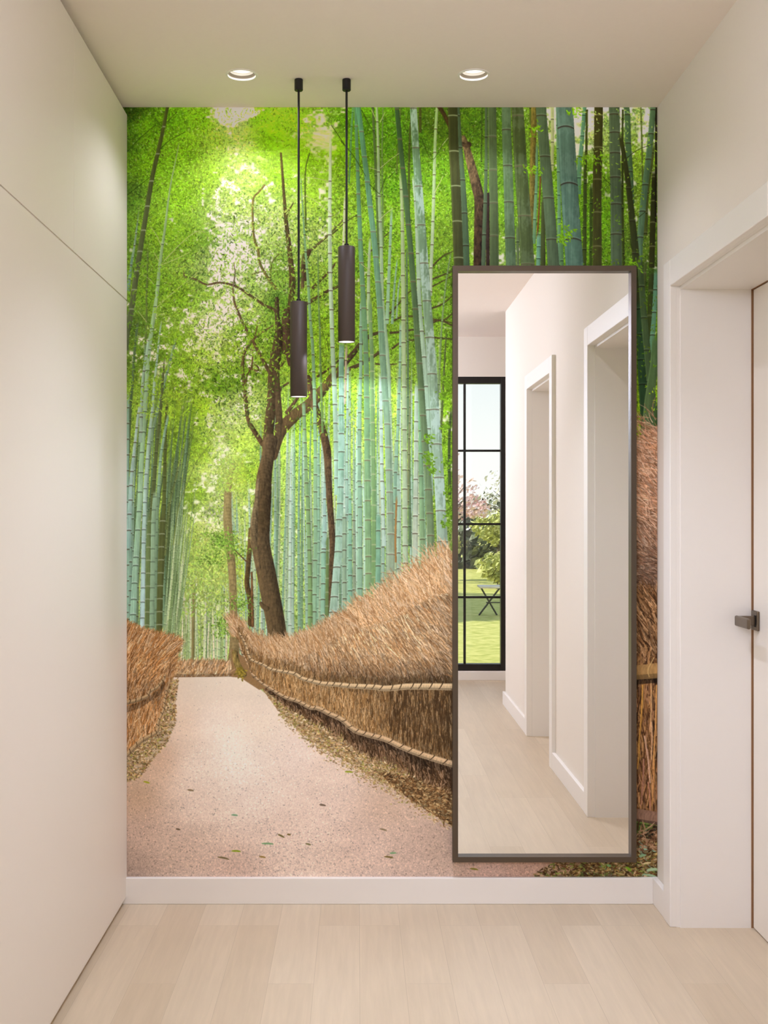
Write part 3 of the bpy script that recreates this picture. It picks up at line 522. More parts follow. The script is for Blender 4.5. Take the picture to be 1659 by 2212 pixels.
    limb(r3([(668,30),(656,500),(652,800),(650,1000)]), 13, 10, (116,104,42), (110,100,44), .6, -.2)
    limb(r3([(715,560),(705,800),(690,1020)]), 3, 3, (110,66,30), None, .4)
    limb(r3([(322,690),(322,1230)]), 7, 8, (54,40,34), None, .4)
    for p, w, c, st in [([(280,40),(276,450)],3,(60,84,20),40),([(640,40),(634,300)],4,(84,104,30),50),([(842,40),(846,300),(852,620),(856,820),(850,1230)],(6,8),(96,140,100),58),([(805,30),(806,240),(802,520)],7,(160,170,110),57),([(690,300),(686,600),(676,820),(668,1060)],(5,7.5),(96,140,96),64),([(705,960),(700,1230)],9,(100,150,120),30),([(545,900),(548,1230)],6,(90,110,70),60),([(736,700),(735,1230)],(7,11),(66,76,36),200),([(1046,30),(1026,300),(1006,500),(1002,690)],(8,10),(84,134,96),52),([(1050,380),(1048,800),(1044,1230)],(7,9),(56,70,22),55),([(1062,60),(1058,400)],5,(56,66,16),60),([(1095,600),(1090,1230)],6,(52,72,20),60),([(1465,40),(1475,400),(1478,600)],(3,4),(84,100,36),50),([(1330,60),(1328,700),(1338,1230)],(4,5),(50,60,18),56),([(872,1000),(878,1230)],7,(80,120,76),60),([(1500,1000),(1510,700),(1540,480),(1560,300)],(8,8),(70,80,30),50)]:
        stalk(r3(p), w, A(*c), step=st/3.456*3.0 if st < 90 else None, edge=.2, dk=A(*c)*.35, nw=1.1)
    TN = A(.88, .84, .80)
    def S3(p, w, c, nd, **k):
        if 'c2' in k: k['c2'] = A(*k['c2'])*TN
        stalk(r3(p), w, A(*c)*TN, y3(nd), **k)
    K = (40, 34, 22)
    S3([(96,30),(114,343),(134,585),(150,832),(160,1075),(164,1240),(200,2200)], (10,14,17), (78,106,70), [105,343,585,832,1075], c2=(86,128,98), dk=K)
    S3([(60,30),(70,370),(84,630),(95,893),(104,1165),(106,1240),(130,2200)], (21,21,22), (62,70,28), [105,370,630,893,1165], c2=(88,100,62), dk=(150,160,110), lite=0, edge=.4)
    S3([(311,30),(312,400),(304,757),(296,993),(290,1240),(270,2200)], (5.5,9,11), (76,104,66), [265,512,757,993], c2=(104,136,112), dk=K, edge=.3)
    S3([(355,30),(358,262),(362,512),(368,758),(372,1003),(372,1240),(374,2200)], (18,19,21), (82,108,64), [262,512,758,1003], c2=(88,112,78), edge=.3, dk=(90,84,60))
    S3([(461,30),(463,210),(472,478),(481,750),(489,1018),(497,1240),(530,2300)], (19.5,22,26), (88,122,78), [210,478,750,1018], c2=(98,138,108), dk=(60,48,36), speck=.08)
    S3([(542,30),(548,107),(570,485),(596,855),(620,1215),(622,1240),(690,2300)], (26,30,32), (72,92,42), [107,485,855,1215], c2=(96,124,84), dk=(96,84,62), speck=.1, edge=.25)
    S3([(720,30),(724,105),(750,410),(776,720),(800,1030),(815,1240),(880,2300)], (22.5,25,28), (84,112,76), [105,410,720,1030], c2=(96,128,104), dk=(56,46,30))
    S3([(1150,30),(1147,340),(1140,580),(1138,825),(1138,1240),(1130,2400)], (18.5,20,21), (62,64,20), [100,340,580,825,1080], c2=(84,96,50), dk=(112,112,66), lite=0, edge=.2)
    S3([(895,30),(905,195),(930,618),(957,1033),(972,1240),(1040,2400)], (36,38.5,40), (88,128,116), [200,622,1038], c2=(90,142,124), dk=(44,30,22), edge=.2, speck=.07, arc=.3, nw=1.8)
    S3([(1355,30),(1365,97),(1371,310),(1386,522),(1402,760)], (12,13,9), (74,112,70), [97,310,522], c2=(70,110,74), dk=K)
    S3([(1565,500),(1552,1000),(1546,1240)], (9,12,12), (52,58,20), [560,740,900,1080], dk=(110,110,70), lite=0)
    S3([(1580,20),(1578,500),(1576,900)], (5,4), (34,30,14), [], edge=.1)
    S3([(1557,30),(1541,240),(1521,430),(1498,620),(1477,818),(1461,1012),(1450,1240)], (12,13.5,14), (78,114,76), [60,240,430,620,818,1012], c2=(92,138,108), dk=K, edge=.3)
    S3([(1266,30),(1268,95),(1272,383),(1276,565),(1280,765),(1284,1240),(1300,2400)], (23,24.5,28), (78,102,70), [95,230,383,565,765,990], c2=(96,128,106), dk=(52,40,26), edge=.22)
    S3([(1310,230),(1342,420),(1376,650),(1402,892),(1426,1135),(1445,1400),(1478,1900),(1505,2300)], (8,13,17,17,17), (54,60,22), [650,892,1135], c2=(62,84,48), dk=(40,36,20), edge=.25)
    # strip right of the looking glass
    q = lambda p: R((960, 560), 3.456, p)
    stalk(q([(1500,0),(1492,150),(1480,330)]), 7, (66,80,34), step=40); stalk(q([(1545,60),(1535,400),(1530,700)]), (11,13), (50,62,24), step=54, dk=(90,96,56))
    stalk(q([(1580,60),(1565,400),(1552,570),(1530,900)]), (8,12), (84,132,100), [626,675,724,772], dk=K)
    stalk(q([(1462,300),(1470,650),(1490,1150),(1495,1320)]), (18,20,16), (40,68,38), [668,723,778,831], dk=(20,26,14), edge=.3)
    stalk(q([(1455,-20),(1472,203),(1490,440),(1513,680),(1536,912),(1556,1140),(1570,1320)]), (11,14,16,18), (62,82,46), [619,687,757,824,890], c2=(66,90,56), dk=(38,40,24), edge=.3)
    stalk(q([(1578,560),(1562,800),(1520,1100),(1500,1320)]), (14,20,18), (70,100,56), [], c2=(86,108,66), edge=.3)
    stalk(q([(1590,1050),(1580,1300)]), (10,12), (54,80,40), [], edge=.3)
    leaves(500, (1250, 235, 1422, 900), (3, 7), (.9, 1.6), .8, 1.3, 55)
    for cx, cy in [(1150,275),(1148,365),(1225,500),(1290,345),(1213,512),(1262,345),(1370,570),(1240,240)]:
        n = 22; strokes(rng.normal(cx, 8, n), rng.normal(cy, 8, n), rng.normal(.9, .7, n), rng.uniform(6, 11, n), rng.uniform(1.6, 2.6, n), A(120,172,24)*rng.uniform(.7, 1.15, (n, 1)).astype(np.float32))
    for p in [[(1180,560),(1240,620)],[(1360,420),(1440,360),(1570,310)],[(1450,860),(1500,820)],[(1400,1100),(1380,1020)],[(1120,380),(1100,340)]]:
        limb(r3(p), 1.3, .7, (44,56,14), None, .1)

    # ------------------------------------------------ path and banks
    pm = field([(440,1470,244,228,206),(400,1480,232,210,186),(520,1480,240,222,200),(450,1560,248,230,214),(500,1620,255,242,226),(520,1660,254,238,222),(400,1560,226,198,172),(560,1560,240,220,198),(350,1640,208,172,142),(420,1660,246,226,208),(640,1640,244,222,206),(700,1660,236,210,190),(540,1720,240,218,202),(300,1720,198,164,134),(420,1740,232,208,190),(700,1740,230,204,186),(840,1740,206,176,152),(600,1800,228,202,184),(400,1820,208,180,160),(300,1800,204,174,154),(280,1880,170,146,130),(500,1880,204,174,156),(800,1820,218,190,172),(900,1860,200,172,154),(960,1840,192,164,144),(1050,1880,196,162,146),(1150,1880,186,150,132),(1220,1885,140,104,78),(1400,1885,110,76,46)], 40)
    sl, m = poly([(372,1461),(505,1459),(540,1470),(600,1520),(700,1600),(1424,1900),(1424,1902),(258,1902),(258,1640),(330,1560),(378,1480)])
    depth = np.clip((np.arange(sl[0].start, sl[0].stop)/SS+MY0-1461)/440, 0, 1)[:, None]
    g = blur(GR, 1)[sl]
    t = noise(H, W, 26*SS, 60*SS, 61)[sl]-.5
    f = 1+(g-.5)*(.10+.62*depth)+(GR[sl]-.5)*.10*depth+t*.05
    C[sl][m] = np.clip(pm[sl]*f[..., None], 0, 255)[m]
    n = 5200; y = 1462+438*rng.random(n)**.6; x = rng.uniform(262, 1420, n); d = (y-1462)/438
    iy = ((y-MY0)*SS).astype(int); ix = ((x-MX0)*SS).astype(int)
    strokes(x, y, rng.normal(0, .5, n), 1+3.0*d*rng.random(n), 1+1.2*d, np.clip(pm[iy, ix]*rng.choice([.74, .84, 1.1, 1.16], n)[:, None], 0, 255).astype(np.float32))
    for x, y, l, a, c in [(500,1838,20,-.1,(130,150,30)),(470,1851,26,.05,(120,104,70)),(565,1822,26,-.1,(120,160,110)),(745,1667,18,-.1,(150,160,40)),(815,1678,11,0,(120,150,60)),(310,1688,14,.1,(160,160,40)),(600,1802,16,.3,(110,96,50)),(620,1802,8,0,(120,100,50)),(560,1850,14,0,(150,120,60)),(690,1738,14,0,(110,90,70)),(660,1822,12,.1,(120,110,70)),(830,1850,20,0,(112,96,50)),(842,1843,14,-.2,(120,160,110)),(405,1706,14,0,(130,110,80)),(820,1790,16,.1,(140,120,90)),(500,1760,14,-.05,(120,160,120)),(380,1790,10,.1,(110,90,70)),(1015,1876,18,0,(130,120,50)),(1270,1885,26,.1,(170,160,90)),(650,1594,22,.1,(170,140,110))]:
        strokes([x], [y], [a], [l], [3.2], A(c).reshape(1, 3), [.3])
    def litter(pts, n, seed, cols, ln=(4, 11), dk=.55, base=None):
        r = np.random.default_rng(seed); s, mm = poly(pts)
        if base is not None: C[s][mm] = (A(*base)*(1+(g2[s][..., None]-.5)*.6))[mm]
        yy, xx = np.nonzero(mm); i = r.integers(0, len(yy), n)
        x = (xx[i]+s[1].start)/SS+MX0; y = (yy[i]+s[0].start)/SS+MY0
        c = A(*cols)[r.integers(0, len(cols), n)]*r.uniform(dk, 1.15, (n, 1)).astype(np.float32)
        strokes(x, y, r.normal(.05, .55, n), r.uniform(ln[0], ln[1], n), r.uniform(1.2, 2.6, n), np.clip(c, 0, 255), r.normal(0, .6, n))
    g2 = blur(GR, 1)
    LC = [(206,176,124),(220,194,152),(176,138,90),(140,104,64),(196,164,100),(226,206,166),(168,160,76),(186,146,104),(214,180,140)]
    # left bank
    litter([(270,1690),(258,1690),(258,1600),(330,1570),(365,1470),(384,1466),(380,1500),(378,1560),(362,1600),(330,1640),(300,1680)], 2600, 71, LC, (2.5, 6), .55, (186,150,110))
    for x, y in [(376,1560),(372,1576),(364,1590),(352,1604),(338,1622),(322,1638),(300,1656)]:
        strokes([x-9], [y], [-.12], [16], [6], A([(216,192,166)]), [0], alpha=.6, tip=False)
    # right bank
    litter([(560,1480),(610,1500),(660,1545),(760,1600),(860,1655),(985,1700),(985,1790),(930,1756),(860,1708),(800,1676),(740,1640),(690,1612),(650,1582),(600,1534)], 6500, 72, LC, (2.5, 7), .6, (198,160,116))
    n = 1500; xx = rng.uniform(600, 990, n); yy = np.interp(xx, [600,690,740,800,860,930,985], [1536,1614,1642,1680,1710,1752,1784])+rng.normal(0, 9, n)
    strokes(xx, yy, rng.normal(0, .5, n), rng.uniform(2, 6, n), rng.uniform(.9, 1.8, n), (A(*LC)[rng.integers(0, 9, n)]*rng.uniform(.75, 1.1, (n, 1))).astype(np.float32))
    litter([(820,1668),(985,1700),(985,1788),(925,1752),(850,1702)], 2200, 73, [(176,140,92),(140,102,62),(206,176,124),(110,76,44),(160,120,74)], (4, 11), .5, (138,102,64))
    litter([(1200,1902),(1260,1866),(1424,1780),(1424,1902)], 3000, 74, [(120,84,44),(90,60,30),(170,140,84),(70,48,22),(190,170,110),(150,110,60),(130,160,130)], (5, 14), .5, (84,56,26))
    litter([(1140,1892),(1200,1862),(1424,1850),(1424,1900)], 900, 75, [(110,76,40),(150,120,70),(120,130,60),(80,54,30),(180,150,110)], (4, 12), .5)
    for x, y, l, a, w, c in [(1380,1838,20,-.5,13,(132,164,134)),(1396,1880,26,-.25,6,(148,168,130)),(1392,1889,26,.02,4,(138,160,124)),(1352,1872,14,.6,5,(110,150,40)),(1310,1868,10,.2,5,(110,150,90)),(1380,1850,16,-.4,5,(120,150,110)),(1388,1866,18,-.3,4,(190,170,120)),(1330,1885,20,.1,3,(160,140,90))]:
        strokes([x], [y], [a], [l], [w], A([c]), [.3])

    # ------------------------------------------------ brush fences
    def brush(pts, n, seed, angf, ln, cols, base, wd=(1.0, 1.9), shade=None):
        r = np.random.default_rng(seed); s, mm = poly(pts)
        if base is not None: C[s][mm] = (A(*base)*(1+(MOT[s][..., None]-.5)*.5))[mm]
        yy, xx = np.nonzero(mm); i = r.integers(0, len(yy), n); i = i[np.argsort(-r.random(n))]
        x = (xx[i]+s[1].start)/SS+MX0; y = (yy[i]+s[0].start)/SS+MY0
        c = A(*cols)[r.integers(0, len(cols), n)]
        f = r.uniform(.62, 1.22, n).astype(np.float32)
        if shade is not None: f = f*shade(x, y)
        strokes(x, y, angf(x, y)+r.normal(0, .16, n), r.uniform(ln[0], ln[1], n), r.uniform(wd[0], wd[1], n), np.clip(c*f[:, None], 0, 250), r.normal(0, .25, n), tip=False)
    TAN = [(216,176,130),(200,158,110),(182,136,88),(224,188,144),(164,118,74),(232,200,162)]
    up = lambda a: (lambda x, y: np.full(len(x), a, np.float32))
    ORG = [(212,160,106),(196,140,84),(176,118,64),(224,178,128),(150,98,52),(230,192,150)]
    # fence across the end of the path
    brush([(368,1446),(372,1434),(440,1432),(500,1434),(502,1461),(372,1463)], 1500, 80, up(-1.2), (6, 14), TAN, (176,132,84))
    limb([(368,1436),(384,1442)], 2, 2, (206,176,130)); limb([(378,1452),(414,1456)], 1.6, 1.6, (200,168,120)); limb([(425,1452),(460,1459)], 1.6, 1.6, (206,176,130))
    s, mm = poly([(374,1456),(502,1455),(502,1462),(374,1463)]); C[s][mm] *= .78
    # left fence
    brush([(256,1480),(256,1356),(300,1380),(352,1390),(374,1394),(378,1400),(374,1414),(368,1440),(362,1476),(350,1490),(256,1530)], 11000, 81, lambda x, y: -1.05+.28*(x-276)/100-.2*(y-1400)/100, (12, 30), ORG, (186,134,80), (.6, 1.2), shade=lambda x, y: 1.02-.14*np.clip((y-1440)/60, 0, 1)-.1*np.clip((x-350)/25, 0, 1))
    brush([(256,1385),(290,1390),(340,1402),(376,1408),(376,1398),(340,1388),(300,1380),(256,1364)], 1500, 82, lambda x, y: -1.15+.3*(x-276)/100, (14, 34), ORG, None, (.5, .95))
    brush([(256,1520),(310,1505),(352,1478),(362,1462),(368,1440),(364,1480),(358,1520),(345,1565),(336,1590),(300,1604),(256,1640)], 5600, 83, up(-1.35), (8, 22), ORG, (180,128,76), (.7, 1.3), shade=lambda x, y: .98-.12*np.clip((1545-y)/40, 0, 1))
    s, mm = poly([(258,1530),(300,1518),(340,1492),(355,1470),(358,1478),(344,1502),(302,1530),(258,1544)]); C[s][mm] *= .72
    def rail(pts, w0, w1, c, step0, step1, dkc=(58,42,26)):
        limb(pts, w0, w1, c, A(*c)*1.08, .16, 0)
        P = spline(pts, 10); d = np.r_[0, np.cumsum(np.hypot(*np.diff(P, axis=0).T))]
        # rounded log: light top, dark underside
        for k, (x, y) in enumerate(P[:-1]):
            q = d[k]/d[-1]; w = w0*(1-q)+w1*q; dx, dy = P[k+1]-P[k]; L = math.hypot(dx, dy)+1e-6
            a = math.atan2(dy, dx); sgn = 1 if dx >= 0 else -1
            nx, ny = -dy/L*sgn, dx/L*sgn
            strokes([x+nx*w*.34], [y+ny*w*.34], [a], [L*1.2], [w*.34], (A(*c)*.66).reshape(1, 3), alpha=.75, tip=False)
            strokes([x-nx*w*.26], [y-ny*w*.26], [a], [L*1.2], [w*.26], np.clip(A(*c)*1.18, 0, 250).reshape(1, 3), alpha=.6, tip=False)
        s = 0
        while s < d[-1]:
            q = s/d[-1]; x = np.interp(s, d, P[:, 0]); y = np.interp(s, d, P[:, 1]); k = min(np.searchsorted(d, s), len(P)-2)
            dx, dy = P[k+1]-P[k]; a = math.atan2(dy, dx)+math.pi/2+.35; w = w0*(1-q)+w1*q
            if w > 3.4:
                ln = w*1.12; strokes([x-math.cos(a)*ln*.5], [y-math.sin(a)*ln*.5], [a], [ln], [max(1.0, w*.13)], A([dkc]), [.4], tip=False)
            s += (step0*(1-q)+step1*q)*rng.uniform(.75, 1.25)
    rail(r6([(-20,1575),(25,1566),(130,1540),(220,1500),(240,1460),(310,1420),(370,1350),(392,1300)]), 9.5, 4, (186,154,112), 17, 8)
    rail(r6([(-20,2110),(25,2070),(130,1965),(210,1910),(310,1850),(325,1760),(375,1640),(387,1570),(402,1480),(440,1350)]), 11, 2.5, (190,158,116), 19, 6)
    # right fence: upper brush, lower brush
    topR = r6([(1036,725),(1100,760),(1190,800),(1235,860),(1290,925),(1360,955),(1480,955)])+r7([(0,955),(120,930),(240,895),(330,850),(430,775),(600,690),(750,610),(900,500),(1050,390),(1200,260),(1380,140),(1500,80),(1640,20)])
    midR = r6([(1115,890),(1170,990),(1210,1120),(1250,1160),(1350,1200),(1420,1240),(1540,1265)])+r7([(0,1262),(80,1282),(140,1320),(250,1352),(340,1372),(480,1382),(620,1396),(740,1402),(860,1408),(950,1420),(1050,1412),(1150,1402),(1300,1400),(1450,1402),(1640,1406)])
    lowR = r6([(1112,990),(1140,1080),(1180,1160),(1200,1250),(1260,1310),(1320,1370),(1400,1420),(1480,1470),(1560,1515)])+r7([(0,1512),(110,1546),(220,1604),(300,1612),(400,1660),(530,1722),(650,1822),(800,1872),(950,1912),(1100,1982),(1250,2042),(1400,2092),(1640,2165)])
    shU = lambda x, y: 1.04-.42*np.clip((y-np.interp(x, [p[0] for p in midR], [p[1] for p in midR])+75)/75, 0, 1)**1.4*np.clip((x-560)/200, .35, 1)-.10*np.clip((x-880)/90, 0, 1)
    angU = lambda x, y: -1.57-np.interp(x, [500,540,640,760,860,980], [.75,.62,.34,.42,.62,.72])+.35*np.clip((y-np.interp(x, [p[0] for p in midR], [p[1] for p in midR])+45)/45, 0, 1)
    topS = [(a, b+16+float(np.interp(a, [740, 860, 985], [0, 44, 66]))) for a, b in topR]
    brush(topS+midR[::-1], 26000, 84, angU, (12, 34), TAN, (166,122,76), (.6, 1.15), shade=shU)
    # feathery top edge
    n = 4200; P = np.array(topR); xx = rng.uniform(500, 985, n); yy = np.interp(xx, P[:, 0], P[:, 1])+rng.uniform(8, 44, n)+np.interp(xx, [740, 860, 985], [0, 40, 60])
    strokes(xx, yy, angU(xx, yy)+rng.normal(0, .22, n), rng.uniform(10, 34, n), rng.uniform(.55, .95, n), (A(*TAN)[rng.integers(0, 6, n)]*rng.uniform(.8, 1.1, (n, 1))).astype(np.float32), rng.normal(0, .3, n), tip=False)
    n = 2600; xx = rng.uniform(770, 990, n); yy = np.interp(xx, P[:, 0], P[:, 1])+12+rng.uniform(0, 1, n)**.6*np.interp(xx, [770, 860, 985], [30, 70, 90])
    strokes(xx, yy, -1.57-.55+rng.normal(0, .28, n), rng.uniform(20, 52, n), rng.uniform(.6, 1.0, n), (A(*TAN)[rng.integers(0, 6, n)]*rng.uniform(.85, 1.2, (n, 1))).astype(np.float32), rng.normal(0, .3, n), tip=False)
    shL = lambda x, y: (1.0-.34*np.clip((np.interp(x, [p[0] for p in midR], [p[1] for p in midR])+26-y)/26, 0, 1)*np.clip((x-560)/150, .4, 1))*np.interp(x, [500,620,760,860,985], [.98,1.02,.98,.80,.74])
    brush(midR+lowR[::-1], 13000, 85, up(-1.57), (10, 30), [(200,160,108),(180,138,86),(156,114,66),(206,170,124),(130,92,52),(190,150,100)], (142,102,60), (.7, 1.3), shade=shL)
    n = 260; xx = rng.uniform(840, 985, n); yy = rng.uniform(1500, 1630, n); ok = yy < np.interp(xx, [p[0] for p in lowR], [p[1] for p in lowR])-6; ok &= yy > 1496
    strokes(xx[ok], yy[ok], rng.normal(-1.57, .08, ok.sum()), rng.uniform(14, 40, ok.sum()), rng.uniform(1, 2, ok.sum()), np.tile(A(64,44,24), (ok.sum(), 1)), alpha=.75)
    # straw ends under the lower rail
    Lx = [p[0] for p in lowR]; Ly = [p[1] for p in lowR]
    drop = lambda x: np.interp(x, [520,560,620,700,800,900,985], [2,7,20,36,48,58,66])
    n = 4200; xx = rng.uniform(530, 985, n); q = rng.random(n); yy = np.interp(xx, Lx, Ly)+drop(xx)*q*.55
    strokes(xx, yy, 1.57+rng.normal(-.25, .25, n), drop(xx)*rng.uniform(.2, .55, n)+2, rng.uniform(1, 2, n), (A(*[(150,116,84),(110,80,52),(80,56,34),(60,42,24),(170,136,104)])[rng.integers(0, 5, n)]*np.clip(.55+.6*q, 0, 1.1)[:, None]*rng.uniform(.7, 1.1, (n, 1))).astype(np.float32), rng.normal(0, .4, n), tip=False)
    rail(midR, 3.4, 15, (214,184,140), 7, 26); rail(lowR, 3.2, 14, (202,170,130), 8, 26)
    s, mm = poly([(500,1400),(528,1420),(545,1462),(575,1486),(560,1490),(520,1464),(500,1462)]); C[s][mm] = (A(150,116,76)*(.8+.4*g2[s][..., None]))[mm]
    limb(r6([(1070,1080),(1090,1180),(1130,1260),(1150,1290)]), 12, 16, (150,128,70), None, .8); limb(r6([(990,1300),(1040,1262),(1080,1240)]), 3, 3, (176,140,100), None, .4)
    n = 60; strokes(rng.normal(519, 4, n), rng.normal(1452, 6, n), rng.uniform(0, 3, n), rng.uniform(3, 7, n), rng.uniform(2, 4, n), A(150,130,50)*rng.uniform(.7, 1.2, (n, 1)).astype(np.float32))

    brush([(985,1300),(1100,1130),(1366,985),(1366,1465),(985,1490)], 9000, 90, up(-2.2), (16, 40), TAN, (150,108,66), (.8, 1.5))
    brush([(985,1495),(1366,1470),(1366,1760),(985,1655)], 7000, 91, up(-1.57), (14, 40), [(180,138,86),(140,98,56),(110,76,42)], (110,76,42), (.9, 1.7))
    brush([(985,1660),(1366,1765),(1366,1830),(1280,1850),(985,1720)], 3000, 92, up(-.2), (5, 12), LC, (120,86,50), (1, 2.2))
    rail([(983,1483),(1180,1474),(1366,1456)], 14, 30, (190,150,100), 40, 60); rail([(983,1652),(1180,1706),(1366,1762)], 13, 26, (160,124,96), 40, 60)
    # strip at the far right: brush, rails, twigs
    PK = [(206,164,134),(190,144,112),(166,122,90),(216,180,150),(140,98,68),(180,130,100)]
    brush([(1366,985),(1380,962),(1400,940),(1424,925),(1424,1310),(1366,1310)], 4600, 86, lambda x, y: -1.57-1.0+.3*np.sin(y*.05), (7, 24), PK, (164,122,88), (.9, 1.7), shade=lambda x, y: np.interp(y, [940,1080,1150,1210,1310], [1.05,1.04,.9,.74,.66]))
    n = 220; strokes(rng.uniform(1370, 1424, n), rng.uniform(900, 1120, n), rng.normal(-2.5, .35, n), rng.uniform(20, 50, n), rng.uniform(.9, 1.5, n), (A(*PK)[rng.integers(0, 6, n)]*rng.uniform(.85, 1.2, (n, 1))).astype(np.float32), rng.normal(0, .5, n), tip=False)
    brush([(1366,1290),(1424,1290),(1424,1445),(1366,1445)], 1500, 87, up(-2.1), (18, 46), [(190,140,92),(160,112,70),(120,80,46),(90,58,32),(206,160,114)], (92,60,34), (1.1, 2.2), shade=lambda x, y: np.interp(y, [1290,1360,1445], [.9,.82,.8]))
    brush([(1366,1455),(1424,1455),(1424,1765),(1366,1765)], 900, 88, up(-1.57), (24, 70), [(186,136,84),(150,104,60),(110,72,40),(74,46,26),(170,120,84)], (82,52,28), (1.5, 3.0), shade=lambda x, y: np.full(len(x), .9))
    for x0, y0, x1, y1, c in [(1388,1480,1379,1610,(204,150,70)),(1406,1470,1404,1580,(196,150,100)),(1418,1480,1410,1660,(200,146,84)),(1380,1600,1377,1660,(190,140,66)),(1392,1590,1404,1690,(190,150,120)),(1400,1690,1404,1750,(176,120,90)),(1390,1640,1384,1740,(150,104,80)),(1407,1560,1406,1640,(206,160,116)),(1413,1640,1408,1740,(176,124,70))]:
        limb([(x0, y0), ((x0+x1)/2+1.5, (y0+y1)/2), (x1, y1)], 3.4, 2.6, c, None, .3, -.2)
    limb([(1360,1453),(1390,1451),(1430,1447)], 30, 33, (186,142,86), None, .25, 0)
    s, mm = poly([(1360,1459),(1424,1454),(1424,1466),(1360,1470)]); C[s][mm] *= .74
    s, mm = poly([(1360,1469),(1424,1465),(1424,1474),(1360,1480)]); C[s][mm] *= .5
    limb([(1412,1420),(1400,1446),(1402,1462)], 1.6, 1.2, (206,170,110), None, .1)
    limb([(1360,1758),(1390,1762),(1430,1770)], 26, 28, (142,106,84), None, .25, 0)
    s, mm = poly([(1360,1766),(1424,1776),(1424,1788),(1360,1778)]); C[s][mm] *= .66
    s, mm = poly([(1360,1774),(1424,1785),(1424,1816),(1360,1806)]); C[s][mm] *= .5
    n = 90; strokes(rng.uniform(1372, 1424, n), rng.uniform(1790, 1840, n), rng.normal(-.5, .9, n), rng.uniform(8, 26, n), rng.uniform(1.2, 3, n), (A(*[(140,104,76),(100,70,46),(160,124,92),(70,46,28)])[rng.integers(0, 4, n)]).astype(np.float32), rng.normal(0, .8, n))
    # ------------------------------------------------ to print resolution
    D = C.reshape(H//SS, SS, W//SS, SS, 3).mean((1, 3))
    D = D*.82+blur(D, 1)*.18
    return np.clip(D, 0, 255)

# ------------------------------------------------------------------ setting: floor, ceiling, walls
X0, X1 = -1.42, 2.5             # outer left wall, far right of the back room
def structure(o): o['kind'] = 'structure'; return o
f = MB(); f.box(X0-.1, X1+.1, FAR-.12, D+.1, -.08, 0); structure(f.build('floor', FLOOR))
# ceiling with two round cut-outs for the recessed lamps
LAMPS = [(xx(522, .9252), .9252*D), (xx(1023.4, .9252), .9252*D)]
HOLE = .0455
def ceiling():
    m = MB(); bm = m.bm; s = .12
    xs = [X0-.1]; tiles = []
    ya, yb = LAMPS[0][1]-s, LAMPS[0][1]+s
    def q(x0, x1, y0, y1): m.quad((x0, y0, CEIL), (x0, y1, CEIL), (x1, y1, CEIL), (x1, y0, CEIL))
    q(X0-.1, X1+.1, FAR-.12, ya); q(X0-.1, X1+.1, yb, D+.1)
    e = [X0-.1, LAMPS[0][0]-s, LAMPS[0][0]+s, LAMPS[1][0]-s, LAMPS[1][0]+s, X1+.1]
    q(e[0], e[1], ya, yb); q(e[2], e[3], ya, yb); q(e[4], e[5], ya, yb)
    for cx, cy in LAMPS:
        n = 64; ci, sq = [], []
        for k in range(n):
            a = 2*PI*k/n; c, t = math.cos(a), math.sin(a); g = s/max(abs(c), abs(t))
            ci.append(bm.verts.new((cx+HOLE*c, cy+HOLE*t, CEIL))); sq.append(bm.verts.new((cx+g*c, cy+g*t, CEIL)))
        for k in range(n): bm.faces.new((ci[k], ci[(k+1) % n], sq[(k+1) % n], sq[k]))
    # slab above
    m.box(X0-.1, X1+.1, FAR-.12, D+.1, CEIL+.16, CEIL+.3)
    return structure(m.build('ceiling', CEILM))
ceiling()
structure(MB().box(X0-.1, XR+.42, D, D+.1, 0, CEIL+.16).build('wall_back', WALL))
structure(MB().box(X0-.1, X0, FAR-.12, D, 0, CEIL+.16).build('wall_left', WALL))
# right wall: two door openings; ends behind the camera where the room opens
XP = XR-.0205                   # face of the door casings
YJ1 = .9385*D                   # mural-side jamb of door 1
YN1 = .7165*D
YJ2, YN2 = .2560*D, .4610*D
YEND = -.0300*D
ZC, ZO, ZLIN = 2.120, 2.0355, 2.024
XD = XR+154*PX                  # face of the closed door leaves
WT = .34
LT = .011                       # lining thickness beyond the casing edge
def right_wall():
    m = MB()
    o1a, o1b, o2a, o2b = YN1-.012, YJ1+.012, YJ2-.012, YN2+.012
    for a, b in ((YEND, o2a), (o2b, o1a), (o1b, D)): m.box(XR, XR+WT, a, b, 0, CEIL+.16)
    for a, b in ((o2a, o2b), (o1a, o1b)): m.box(XR, XR+WT, a, b, ZO+.012, CEIL+.16)
    return structure(m.build('wall_right', WALL))
right_wall()
structure(MB().box(X1, X1+.1, FAR-.12, YEND+.0, 0, CEIL+.16).build('wall_side', WALL))
structure(MB().box(XR+WT, X1, YEND, YEND+.1, 0, CEIL+.16).build('wall_rear', WALL))
